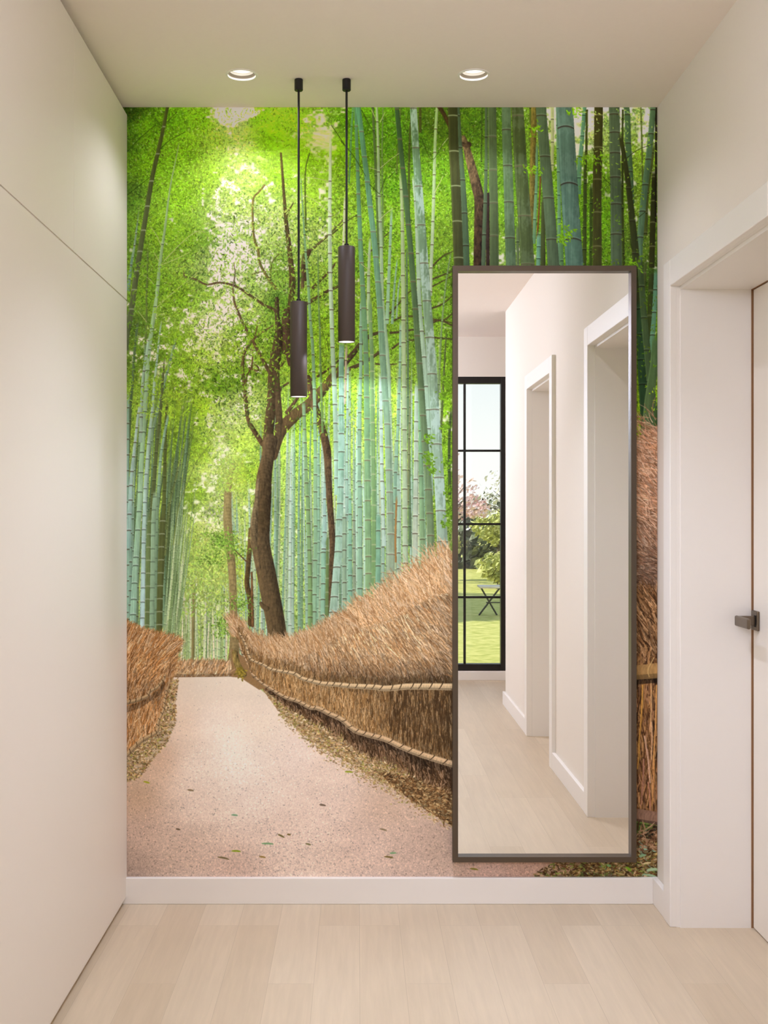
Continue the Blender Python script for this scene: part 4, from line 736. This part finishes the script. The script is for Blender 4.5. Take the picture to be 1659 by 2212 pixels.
# doors
def door(name, yn, yj, side_handle):
    e = empty(name, (XD, (yn+yj)/2, 0)); structure(e)
    cw = .078
    m = MB()                     # casing: two uprights and a head, mitred look from one profile
    for a, b in ((yn-cw, yn), (yj, yj+cw)): m.box(XP, XR+.002, a, b, 0, ZC, .0025)
    m.box(XP, XR+.002, yn+.0002, yj-.0002, ZO, ZC, .0025)
    m.build('casing', TRIM, e)
    m = MB()                     # jamb lining, set back from the casing
    for a, b in ((yn-.012, yn+.006), (yj-.006, yj+.012)): m.box(XR+.012, XD+.06, a, b, 0, ZLIN+.01)
    m.box(XR+.012, XD+.06, yn+.006, yj-.006, ZLIN, ZO+.012)
    m.box(XR, XR+.012, yn-.012, yn, 0, ZO+.01); m.box(XR, XR+.012, yj, yj+.012, 0, ZO+.01); m.box(XR, XR+.012, yn, yj, ZO, ZO+.012)
    m.build('lining', TRIM, e)
    a, b = yn+.006, yj-.006
    m = MB(); m.box(XD-.005, XD+.02, a, a+.0012, 0, ZLIN); m.box(XD-.005, XD+.02, b-.0012, b, 0, ZLIN); m.box(XD-.004, XD+.02, a+.0012, b-.0012, ZLIN-.0012, ZLIN)
    m.build('rebate_seal', SEALM, e)
    leaf = MB().box(XD, XD+.044, a+.006, b-.006, .004, ZLIN-.003, .0015).build('door_leaf', DOORM, e)
    if side_handle:
        yc = .9300*D; zc = zz(1341, .928)
        h = MB(); h.box(XD-.009, XD, yc-.029, yc+.027, zc-.031, zc+.031, .003)
        h = h.build('handle', HANDLE, e)
        h.name = 'door_handle'
        h['label'] = 'dark bronze square door handle with flat lever'
        MB().box(XD-.0097, XD-.0085, yc-.020, yc-.004, zc-.019, zc+.017, .0006).build('slot', SLOT, h)
        l = MB(); l.box(XD-.069, XD-.057, yc-.118, yc+.004, zc-.0165, zc+.0165, .0055, 3)
        l.build('lever', HANDLE, h)
        MB().box(XD-.060, XD-.008, yc-.014, yc+.004, zc-.0150, zc+.0150, .003).build('neck', HANDLE, h)
    return e
door('door_1', YN1, YJ1+.0075, True); door('door_2', YN2*0+YJ2, YN2, False)
# baseboards
BH, BT = 56.2*PX, 12*PX
def bboard(name, *boxes):
    m = MB()
    for b in boxes: m.box(*b, 0.0, BH, .002)
    return structure(m.build(name, TRIM))
bboard('baseboard_back', (XL-.05, XR-BT, D-BT, D-.0005))
bboard('baseboard_right', (XR-BT, XR-.0005, YJ1+.0075+.078, D-.0005), (XR-BT, XR-.0005, YN2+.078, YN1-.078), (XR-BT, XR-.0005, YEND-.015, YJ2-.078))
WX0, WX1, WZ0, WZ1 = -1.20, 1.175, .0715, 2.372
m = MB(); m.box(X0, X1, FAR, FAR+BT, 0, .0685, .003); structure(m.build('baseboard_front', TRIM))
# window wall
m = MB(); y0, y1 = FAR-.12, FAR
m.box(X0-.1, WX0, y0, y1, 0, CEIL+.16); m.box(WX1, X1+.1, y0, y1, 0, CEIL+.16); m.box(WX0, WX1, y0, y1, WZ1, CEIL+.16); m.box(WX0, WX1, y0, y1, 0, WZ0)
structure(m.build('wall_front', WALL))
w = empty('window_1', (0, FAR, WZ0)); structure(w)
m = MB(); fd0, fd1 = FAR-.075, FAR-.004; st = .052
m.box(WX0, WX0+st, fd0, fd1, WZ0, WZ1, .002); m.box(WX1-st, WX1, fd0, fd1, WZ0, WZ1, .002)
m.box(WX0+st, WX1-st, fd0, fd1, WZ0, WZ0+st, .002); m.box(WX0+st, WX1-st, fd0, fd1, WZ1-st, WZ1, .002)
m.build('window_frame', WFRAME, w)
GL = MB(); bars = MB(); kF = 2.3105
for px in [1005-75*i for i in range(9)]:
    x = xx(px, kF)
    if x > WX0+.1: bars.box(x-.009, x+.009, fd0+.02, fd1-.018, WZ0+st, WZ1-st, .0015)
for py in (972.8, 1132.3, 1291.2):
    z = zz(py, kF); bars.box(WX0+st, WX1-st, fd0+.0215, fd1-.0195, z-.0085, z+.0085, .0015)
bars.build('glazing_bars', WFRAME, w)
GLASS = bpy.data.materials.new('window_glass'); GLASS.use_nodes = True
N, L = GLASS.node_tree.nodes, GLASS.node_tree.links
N.remove(N['Principled BSDF']); out = N['Material Output']
tr = N.new('ShaderNodeBsdfTransparent'); tr.inputs['Color'].default_value = (.95, .965, .955, 1); gl = N.new('ShaderNodeBsdfGlossy'); gl.inputs['Roughness'].default_value = .01
fr = N.new('ShaderNodeFresnel'); fr.inputs['IOR'].default_value = 1.5; mx = N.new('ShaderNodeMixShader')
L.new(fr.outputs[0], mx.inputs[0]); L.new(tr.outputs[0], mx.inputs[1]); L.new(gl.outputs[0], mx.inputs[2]); L.new(mx.outputs[0], out.inputs['Surface'])
MB().box(WX0+st, WX1-st, (fd0+fd1)/2-.003, (fd0+fd1)/2+.003, WZ0+st, WZ1-st).build('window_glass', GLASS, w)

# ------------------------------------------------------------------ photo mural on the end wall
P = paint_mural()
h, wd = P.shape[:2]
img = bpy.data.images.new('forest_print', wd, h, alpha=False)
lin = (np.maximum(P/255.0, 0)+.055)/1.055; lin = np.where(P/255.0 < .04045, P/255.0/12.92, lin**2.4)
yy_ = np.linspace(MY0, MY1, h); light_gain = np.interp(yy_, [228, 300, 400, 520, 700, 900, 1300, 1600, 1900], FALLOFF_GAIN)[:, None, None]*np.array(LAMP_TINT_GAIN)
light_gain = light_gain*np.interp(np.linspace(MX0, MX1, wd), [MX0, 1000, 1390, MX1], [1.0, 1.0, 1.22, 1.22])[None, :, None]  # right edge brightened too, where less lamp light reaches the print
lin = np.clip(lin*light_gain, 0, .94); PS = np.where(lin < .0031308, lin*12.92, 1.055*lin**(1/2.4)-.055)
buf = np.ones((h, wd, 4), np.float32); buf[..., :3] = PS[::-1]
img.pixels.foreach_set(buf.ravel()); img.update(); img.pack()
PRINT = new_mat('printed_paper', (.5, .5, .5), .85, 0, .12); N, L, b = nodes(PRINT)
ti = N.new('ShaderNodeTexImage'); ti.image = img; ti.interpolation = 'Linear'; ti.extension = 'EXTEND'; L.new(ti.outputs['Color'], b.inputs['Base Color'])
x0, x1, z0, z1 = xx(MX0), XR-.0008, zz(MY1), CEIL-.0005
m = MB(); m.box(x0, x1, D-.0022, D-.0002, z0, z1); mu = m.build('photo_mural', PRINT)
uv = mu.data.uv_layers.new(name='UVMap')
zt = zz(MY0)
for lp in mu.data.loops:
    v = mu.data.vertices[lp.vertex_index].co
    uv.data[lp.index].uv = ((v.x-xx(MX0))/((MX1-MX0)*PX), (v.z-zz(MY1))/((MY1-MY0)*PX))
tag(mu, 'photo mural of a bamboo forest path with brush fences, filling the end wall', 'mural')

# ------------------------------------------------------------------ wardrobe along the left
WB = .55; ZS = zz(650); YS = .812*D; ZT = zz(249)
ZB = .0242
w = empty('fitted_wardrobe', (XL-.3, (WB+D)/2, 0))
tag(w, 'tall cream fitted wardrobe with flush handleless doors along the left side', 'wardrobe')
YE = D-.004
m = MB(); m.box(X0+.005, XL-.0028, WB, YE, ZB+.02, ZT); m.build('carcass', WARD, w)
MB().box(X0+.005, XL-.012-.002, WB+.02, YE-BT, 0, ZB+.02).build('plinth', WARD, w)
g = .0016
splits = [WB, YS-1.13, YS-.0, YE]
for a, b in zip(splits, splits[1:]):
    MB().box(XL-.0024, XL, a+g*.45, b-g*.45, ZS+.0019, ZT, .0008).build('upper_door', WARD, w)
lo = [WB, 1.62, YE]
for a, b in zip(lo, lo[1:]):
    MB().box(XL-.0025, XL-.0006, a+g*.45, b-g*.45, ZB, ZS-.0019, .0008).build('lower_door', WARD, w)

# ------------------------------------------------------------------ looking glass
k = (D-.03)/D
fx0, fx1, fz0, fz1, fw = xx(978, k), xx(1375.2, k), zz(1863, k), zz(573.6, k), 11.6*k*PX
mi = empty('wall_mirror', ((fx0+fx1)/2, D-.003, fz0))
tag(mi, 'tall rectangular mirror in a thin bronze frame hung over the mural', 'mirror')
m = MB(); a, b = D-.030, D-.003
def frame_ring(m, x0, x1, z0, z1, t, ya, yb):
    bm = m.bm; o = [(x0, z0), (x1, z0), (x1, z1), (x0, z1)]; i = [(x0+t, z0+t), (x1-t, z0+t), (x1-t, z1-t), (x0+t, z1-t)]
    V = lambda p, y: bm.verts.new((p[0], y, p[1]))
    of, inf, ob, ib = [V(p, ya) for p in o], [V(p, ya) for p in i], [V(p, yb) for p in o], [V(p, yb) for p in i]
    for q in range(4):
        r = (q+1) % 4
        bm.faces.new((of[q], of[r], inf[r], inf[q])); bm.faces.new((ob[q], ib[q], ib[r], ob[r]))
        bm.faces.new((of[q], ob[q], ob[r], of[r])); bm.faces.new((inf[q], inf[r], ib[r], ib[q]))
    es = [e for e in bm.edges if all(v.co.y == ya for v in e.verts) and (all(v in of for v in e.verts) or all(v in inf for v in e.verts))]
    bmesh.ops.bevel(bm, geom=es, offset=.0009, segments=2, affect='EDGES')
frame_ring(m, fx0, fx1, fz0, fz1, fw, a, b); m.build('frame', BRONZE, mi)
MB().box(fx0+fw-.001, fx1-fw+.001, D-.010, D-.005, fz0+fw-.001, fz1-fw+.001).build('mirror_glass', MIRROR, mi)

# ------------------------------------------------------------------ pendant lamps
KP = .935
def pendant(px, ytop, ybot, label, src=None):
    x, y = xx(px, KP), KP*D
    z1_, z0_ = zz(ytop, KP), zz(ybot, KP)
    e = empty('pendant_lamp', (x, y, CEIL)); tag(e, label, 'pendant lamp', 'pendant lamps over the path in the mural')
    c = (x, y, 0)
    m = MB(); r = m.lathe([(.0001, CEIL-.0005), (.0122, CEIL-.0005), (.0134, CEIL-.0016), (.0134, CEIL-.0345), (.0122, CEIL-.036), (.0001, CEIL-.036)], 32, c)
    smooth_angle(m.build('canopy', BLACK, e))
    m = MB(); m.lathe([(.0036, CEIL-.035), (.0036, z1_+.004)], 14, c); smooth_angle(m.build('rod', BLACK, e))
    m = MB(); m.lathe([(.0002, z1_+.0098), (.0062, z1_+.0098), (.0074, z1_+.0088), (.0074, z1_-.0008)], 24, c); smooth_angle(m.build('collar', BLACK, e))
    R_ = .0268
    m = MB(); m.lathe([(.0060, z1_), (R_-.0016, z1_), (R_, z1_-.0016), (R_, z0_+.0006), (R_-.0005, z0_), (R_-.0016, z0_), (R_-.0016, z0_+.012)], 56, c)
    smooth_angle(m.build('lamp_shade', SHADE, e), 50)
    m = MB(); r = m.lathe([(R_-.0017, z0_+.0012), (.0001, z0_+.0012)], 40, c); m.build('diffuser', LENS, e)
    return e, z0_
pa, za = pendant(645.2, 652.5, 857.3, 'lower of the two slim brown tube pendants, left of the other, its side lit')
pb, zb = pendant(748.6, 533.5, 739.0, 'higher of the two slim brown tube pendants, nearer the mirror')

# ------------------------------------------------------------------ recessed ceiling lamps
def downlight(i, label):
    x, y = LAMPS[i]
    e = empty('recessed_downlight', (x, y, CEIL)); tag(e, label, 'ceiling lamp', 'round recessed lamps in the ceiling')
    c = (x, y, CEIL)
    m = MB(); m.lathe([(.0505, .0), (.0505, -.0012), (.0490, -.0024), (.0438, -.0024), (.0430, -.0008), (.0430, .004)], 64, c); smooth_angle(m.build('trim_ring', TRIM, e))
    m = MB(); m.lathe([(.0430, .0035), (.0385, .0105), (.0375, .011)], 64, c); smooth_angle(m.build('baffle', BAFFLE, e))
    m = MB(); m.lathe([(.0376, .0108), (.0345, .0165), (.0335, .0170), (.0315, .026), (.0300, .034)], 96, c, ((3, 4), .012)); m.build('reflector', REFL, e)
    m = MB(); r = m.lathe([(.0302, .0338), (.0001, .0338)], 48, c); m.build('lens', LED, e)
    return e
downlight(0, 'round white recessed ceiling lamp left of the pendants'); downlight(1, 'round white recessed ceiling lamp right of the pendants, above the mirror')

# ------------------------------------------------------------------ garden seen through the window
LAWN = new_mat('lawn_grass', (.2, .3, .05), .9, 0, .1)
N, L, b = nodes(LAWN); tc = N.new('ShaderNodeTexCoord'); n1 = N.new('ShaderNodeTexNoise'); n1.inputs['Scale'].default_value = 9; n1.inputs['Detail'].default_value = 8
L.new(tc.outputs['Object'], n1.inputs['Vector']); cr = N.new('ShaderNodeValToRGB'); e = cr.color_ramp.elements
e[0].position = .3; e[0].color = (.34, .36, .08, 1); e[1].position = .72; e[1].color = (.62, .57, .20, 1); L.new(n1.outputs['Fac'], cr.inputs['Fac']); L.new(cr.outputs['Color'], b.inputs['Base Color'])
GZ = -.10
m = MB(); bm = m.bm
for i in range(40):
    pass
gx, gy = 50, 60; V = [[bm.verts.new((-24+48*i/gx, FAR-.12-50*j/gy, GZ+(.03*rnd.random() if j > 2 else 0))) for j in range(gy+1)] for i in range(gx+1)]
for i in range(gx):
    for j in range(gy): bm.faces.new((V[i][j], V[i][j+1], V[i+1][j+1], V[i+1][j]))
structure(m.build('lawn', LAWN))
def leafmat(name, c0, c1):
    m = new_mat(name, c0, .7, 0, .2); N, L, b = nodes(m); oi = N.new('ShaderNodeTexCoord'); n = N.new('ShaderNodeTexNoise'); n.inputs['Scale'].default_value = 5; n.inputs['Detail'].default_value = 4
    L.new(oi.outputs['Object'], n.inputs['Vector']); r = N.new('ShaderNodeValToRGB'); r.color_ramp.elements[0].position = .35; r.color_ramp.elements[1].position = .65
    r.color_ramp.elements[0].color = (*c0, 1); r.color_ramp.elements[1].color = (*c1, 1); L.new(n.outputs['Fac'], r.inputs['Fac']); L.new(r.outputs['Color'], b.inputs['Base Color']); return m
HEDGE = leafmat('hedge_leaf', (.13, .16, .09), (.27, .29, .20)); BUSH = leafmat('bush_leaf', (.42, .45, .12), (.62, .62, .26)); PINK = leafmat('blossom', (.80, .50, .50), (.92, .74, .72)); WHITE = leafmat('pale_blossom', (.62, .60, .54), (.86, .84, .80)); BARKM = leafmat('bark', (.09, .07, .055), (.17, .14, .11)); DKLEAF = leafmat('dark_leaf', (.05, .08, .03), (.10, .15, .06))
WOODM = leafmat('bench_wood', (.62, .52, .42), (.76, .68, .58)); IRON = paint('bench_iron', (.05, .05, .05), .5, .3, 0, 60, .05); POSTM = paint('post_white', (.8, .77, .72), .6, .2, 0, 60, .03)
def leaf_cloud(blobs, n, size, r):
    m = MB(); m.raw = True; bm = m.bm
    for (cx, cy, cz, rx, ry, rz) in blobs:
        for _ in range(n):
            while True:
                p = Vector((r.uniform(-1, 1), r.uniform(-1, 1), r.uniform(-1, 1)))
                if .3 < p.length < 1: break
            q = Vector((cx+p.x*rx, cy+p.y*ry, cz+p.z*rz)); s = size*r.uniform(.6, 1.3)
            a = Vector((r.gauss(0, 1), r.gauss(0, 1), r.gauss(0, 1))).normalized(); u = a.orthogonal().normalized(); w = a.cross(u)
            m.quad(q-u*s, q+w*s*.45, q+u*s, q-w*s*.45)
    return m
r = random.Random(2)
hb = [(x, -21+r.uniform(-.6, .6), .35+r.uniform(-.1, .3), 1.3, 1.0, 1.15) for x in [-5+1.2*i for i in range(14)]]
o = leaf_cloud(hb, 650, .16, r).build('hedge', HEDGE); tag(o, 'long grey green hedge across the garden behind the window', 'hedge')
def bush(x, y, z, s, label):
    e = empty('garden_bush', (x, y, GZ)); tag(e, label, 'bush', 'yellow green bushes on the lawn')
    leaf_cloud([(x, y, z, s, s, s*.62), (x+.25*s, y, z-.35*s, s*.8, s*.8, s*.5)], 520, .075, r).build('foliage', BUSH, e)
    m = MB(); m.tube([(x, y, GZ), (x+.05, y, z)], [.05, .02], 6); m.build('stem', BARKM, e)
bush(3.25, -19.0, 1.0, .62, 'yellow green bush high before the hedge'); bush(2.55, -13.0, .34, .40, 'yellow green bush low beside the bench'); bush(1.66, -15.5, .72, .42, 'yellow green bush below the pink blossom tree')
def tree(name, base, h, crown, n, size, leaf, label, cat, rad=.09):
    e = empty(name, base); tag(e, label, cat)
    x, y, z = base; m = MB(); m.tube([(x, y, z), (x+.06, y, z+h*.4), (x-.04, y+.05, z+h*.8)], [rad, rad*.75, rad*.4], 8); m.build('trunk', BARKM, e)
    m = MB()
    for (cx, cy, cz, rx, ry, rz) in crown:
        for _ in range(5):
            t = Vector((cx+r.uniform(-.6, .6)*rx, cy+r.uniform(-.6, .6)*ry, cz+r.uniform(-.3, .8)*rz)); s = Vector((x, y, z+h*r.uniform(.35, .75))); mid = (s+t)/2+Vector((0, 0, .1))
            m.tube([s, mid, t], [rad*.3, rad*.2, rad*.08], 5)
    m.build('branches', BARKM, e); leaf_cloud(crown, n, size, r).build('crown', leaf, e)
    return e
tree('blossom_tree', (1.35, -14.5, GZ), 1.5, [(1.45, -14.5, 2.15, .62, .6, .5), (1.95, -14.4, 1.62, .42, .5, .42), (1.75, -14.6, 1.35, .4, .4, .3), (.7, -14.5, 2.0, .7, .6, .7), (2.25, -14.3, 1.38, .30, .4, .22)], 260, .055, PINK, 'pink blossom tree on the lawn outside the window', 'tree')
tree('pale_tree', (3.6, -16.5, GZ), 1.6, [(3.1, -16.5, 1.75, .55, .5, .55), (3.4, -16.5, 2.1, .5, .5, .6), (2.75, -16.5, 1.45, .4, .4, .3)], 130, .06, WHITE, 'thin tree with whitish blossom right of the pink one', 'tree', .07)
tree('shade_tree', (-6.2, -8.6, GZ), 5.0, [(-6.2, -8.6, 5.6, 2.8, 2.7, 2.0), (-5.0, -8.0, 4.8, 2.0, 2.2, 1.2), (-6.5, -9.8, 4.6, 2.0, 2.0, 1.2)], 2600, .20, DKLEAF, 'tall dark tree at the side of the garden, shading the lawn', 'tree', .2)
be = empty('garden_bench', (2.05, -7.6, GZ)); tag(be, 'low garden bench with pale slats and crossed dark legs on the lawn', 'bench')
bx0, bx1, by, bz = 1.62, 2.36, -7.6, .30
m = MB()
for i in range(4): m.box(bx0, bx1, by-.2+.1*i, by-.12+.1*i, bz, bz+.025, .003)
m.build('seat', WOODM, be)
for x in (bx0+.14, bx1-.14):
    for s in (-1, 1):
        m = MB(); m.tube([(x-s*.12, by-.14, GZ+.02), (x+s*.12, by+.14, bz)], .012, 6); m.build('leg', IRON, be)
m = MB(); m.tube([(bx0+.1, by, .10), (bx1-.1, by, .10)], .009, 6); m.build('stretcher', IRON, be)
for i, (x, lab) in enumerate(((1.16, 'white garden post left of the window bar'), (1.33, 'white garden post right of the window bar'))):
    pass

# ------------------------------------------------------------------ light
def lamp(kind, name, loc, energy, col=(1, .93, .84), **kw):
    l = bpy.data.lights.new(name, kind); l.energy = energy; l.color = col
    for a, b in kw.items(): setattr(l, a, b)
    o = bpy.data.objects.new(name, l); o.location = loc; C.objects.link(o); return o
WARM = (1.0, 1.085, 1.37)
for (x, y, z), E in zip(((.10, 1.70, 2.26), (-.98, -.35, 2.2)), E_FILL_POINT):
    lamp('POINT', 'fill_point', (x, y, z), E, WARM if y > 1 else (1, 1.13, 1.52), shadow_soft_size=.14)  # added fill light out of view, no fixture behind it
for i, (x, y) in enumerate(LAMPS):
    lamp('SPOT', 'downlight_beam', (x, y, CEIL-.004), E_DOWN, (1, .99, 1.2), spot_size=math.radians(140), spot_blend=.6, shadow_soft_size=.03)
for (x, y), E in zip(((.12, 2.98), (.17, 1.75), (.08, .6)), E_FILL_SPOT):
    lamp('SPOT', 'fill_spot', (x, y, CEIL-.004), E, WARM, spot_size=math.radians(106 if y > 2.5 else 108), spot_blend=.8, shadow_soft_size=.04)  # unseen spots added to brighten floor and walls, without fittings
for (o, z), E in zip(((pa, za), (pb, zb)), E_PEND):
    lamp('SPOT', 'pendant_beam', (o.location.x, o.location.y, z-.001), E, WARM, spot_size=math.radians(152), spot_blend=.25, shadow_soft_size=.012)
s = lamp('SUN', 'sun', (0, -10, 10), 4.2, (1, .95, .86), angle=.01); s.rotation_euler = Vector((.74, -.10, -.66)).to_track_quat('-Z', 'Y').to_euler()
wo = bpy.data.worlds.new('sky'); bpy.context.scene.world = wo; wo.use_nodes = True; N, L = wo.node_tree.nodes, wo.node_tree.links
bg = N['Background']; tc = N.new('ShaderNodeTexCoord'); sp = N.new('ShaderNodeSeparateXYZ'); cr = N.new('ShaderNodeValToRGB')
L.new(tc.outputs['Generated'], sp.inputs[0]); L.new(sp.outputs['Z'], cr.inputs['Fac']); e = cr.color_ramp.elements
e[0].position = .0; e[0].color = (.93, .925, .905, 1); e[1].position = .13; e[1].color = (.78, .845, .88, 1); q = e.new(.06); q.color = (.90, .91, .91, 1); q = e.new(.6); q.color = (.50, .66, .86, 1)
L.new(cr.outputs['Color'], bg.inputs['Color']); bg.inputs['Strength'].default_value = SKY

# ------------------------------------------------------------------ camera and view
cam = bpy.data.cameras.new('camera'); co = bpy.data.objects.new('camera', cam); C.objects.link(co)
co.location = (0, 0, EYE); co.rotation_euler = (PI/2, 0, 0)
cam.sensor_fit = 'AUTO'; cam.sensor_width = 36; cam.lens = 36*2480/2212
cam.shift_x = (829.5-772)/2212; cam.shift_y = -(1106-1104)/2212; cam.clip_start = .02; cam.clip_end = 200
sc = bpy.context.scene; sc.camera = co
vs = sc.view_settings; vs.view_transform = 'Standard'; vs.look = 'None'; vs.exposure = .50; vs.gamma = 1; vs.use_curve_mapping = False
sc.cycles.max_bounces = 14; sc.cycles.diffuse_bounces = 8; sc.cycles.glossy_bounces = 6; sc.cycles.transparent_max_bounces = 12
sc.cycles.sample_clamp_indirect = 6
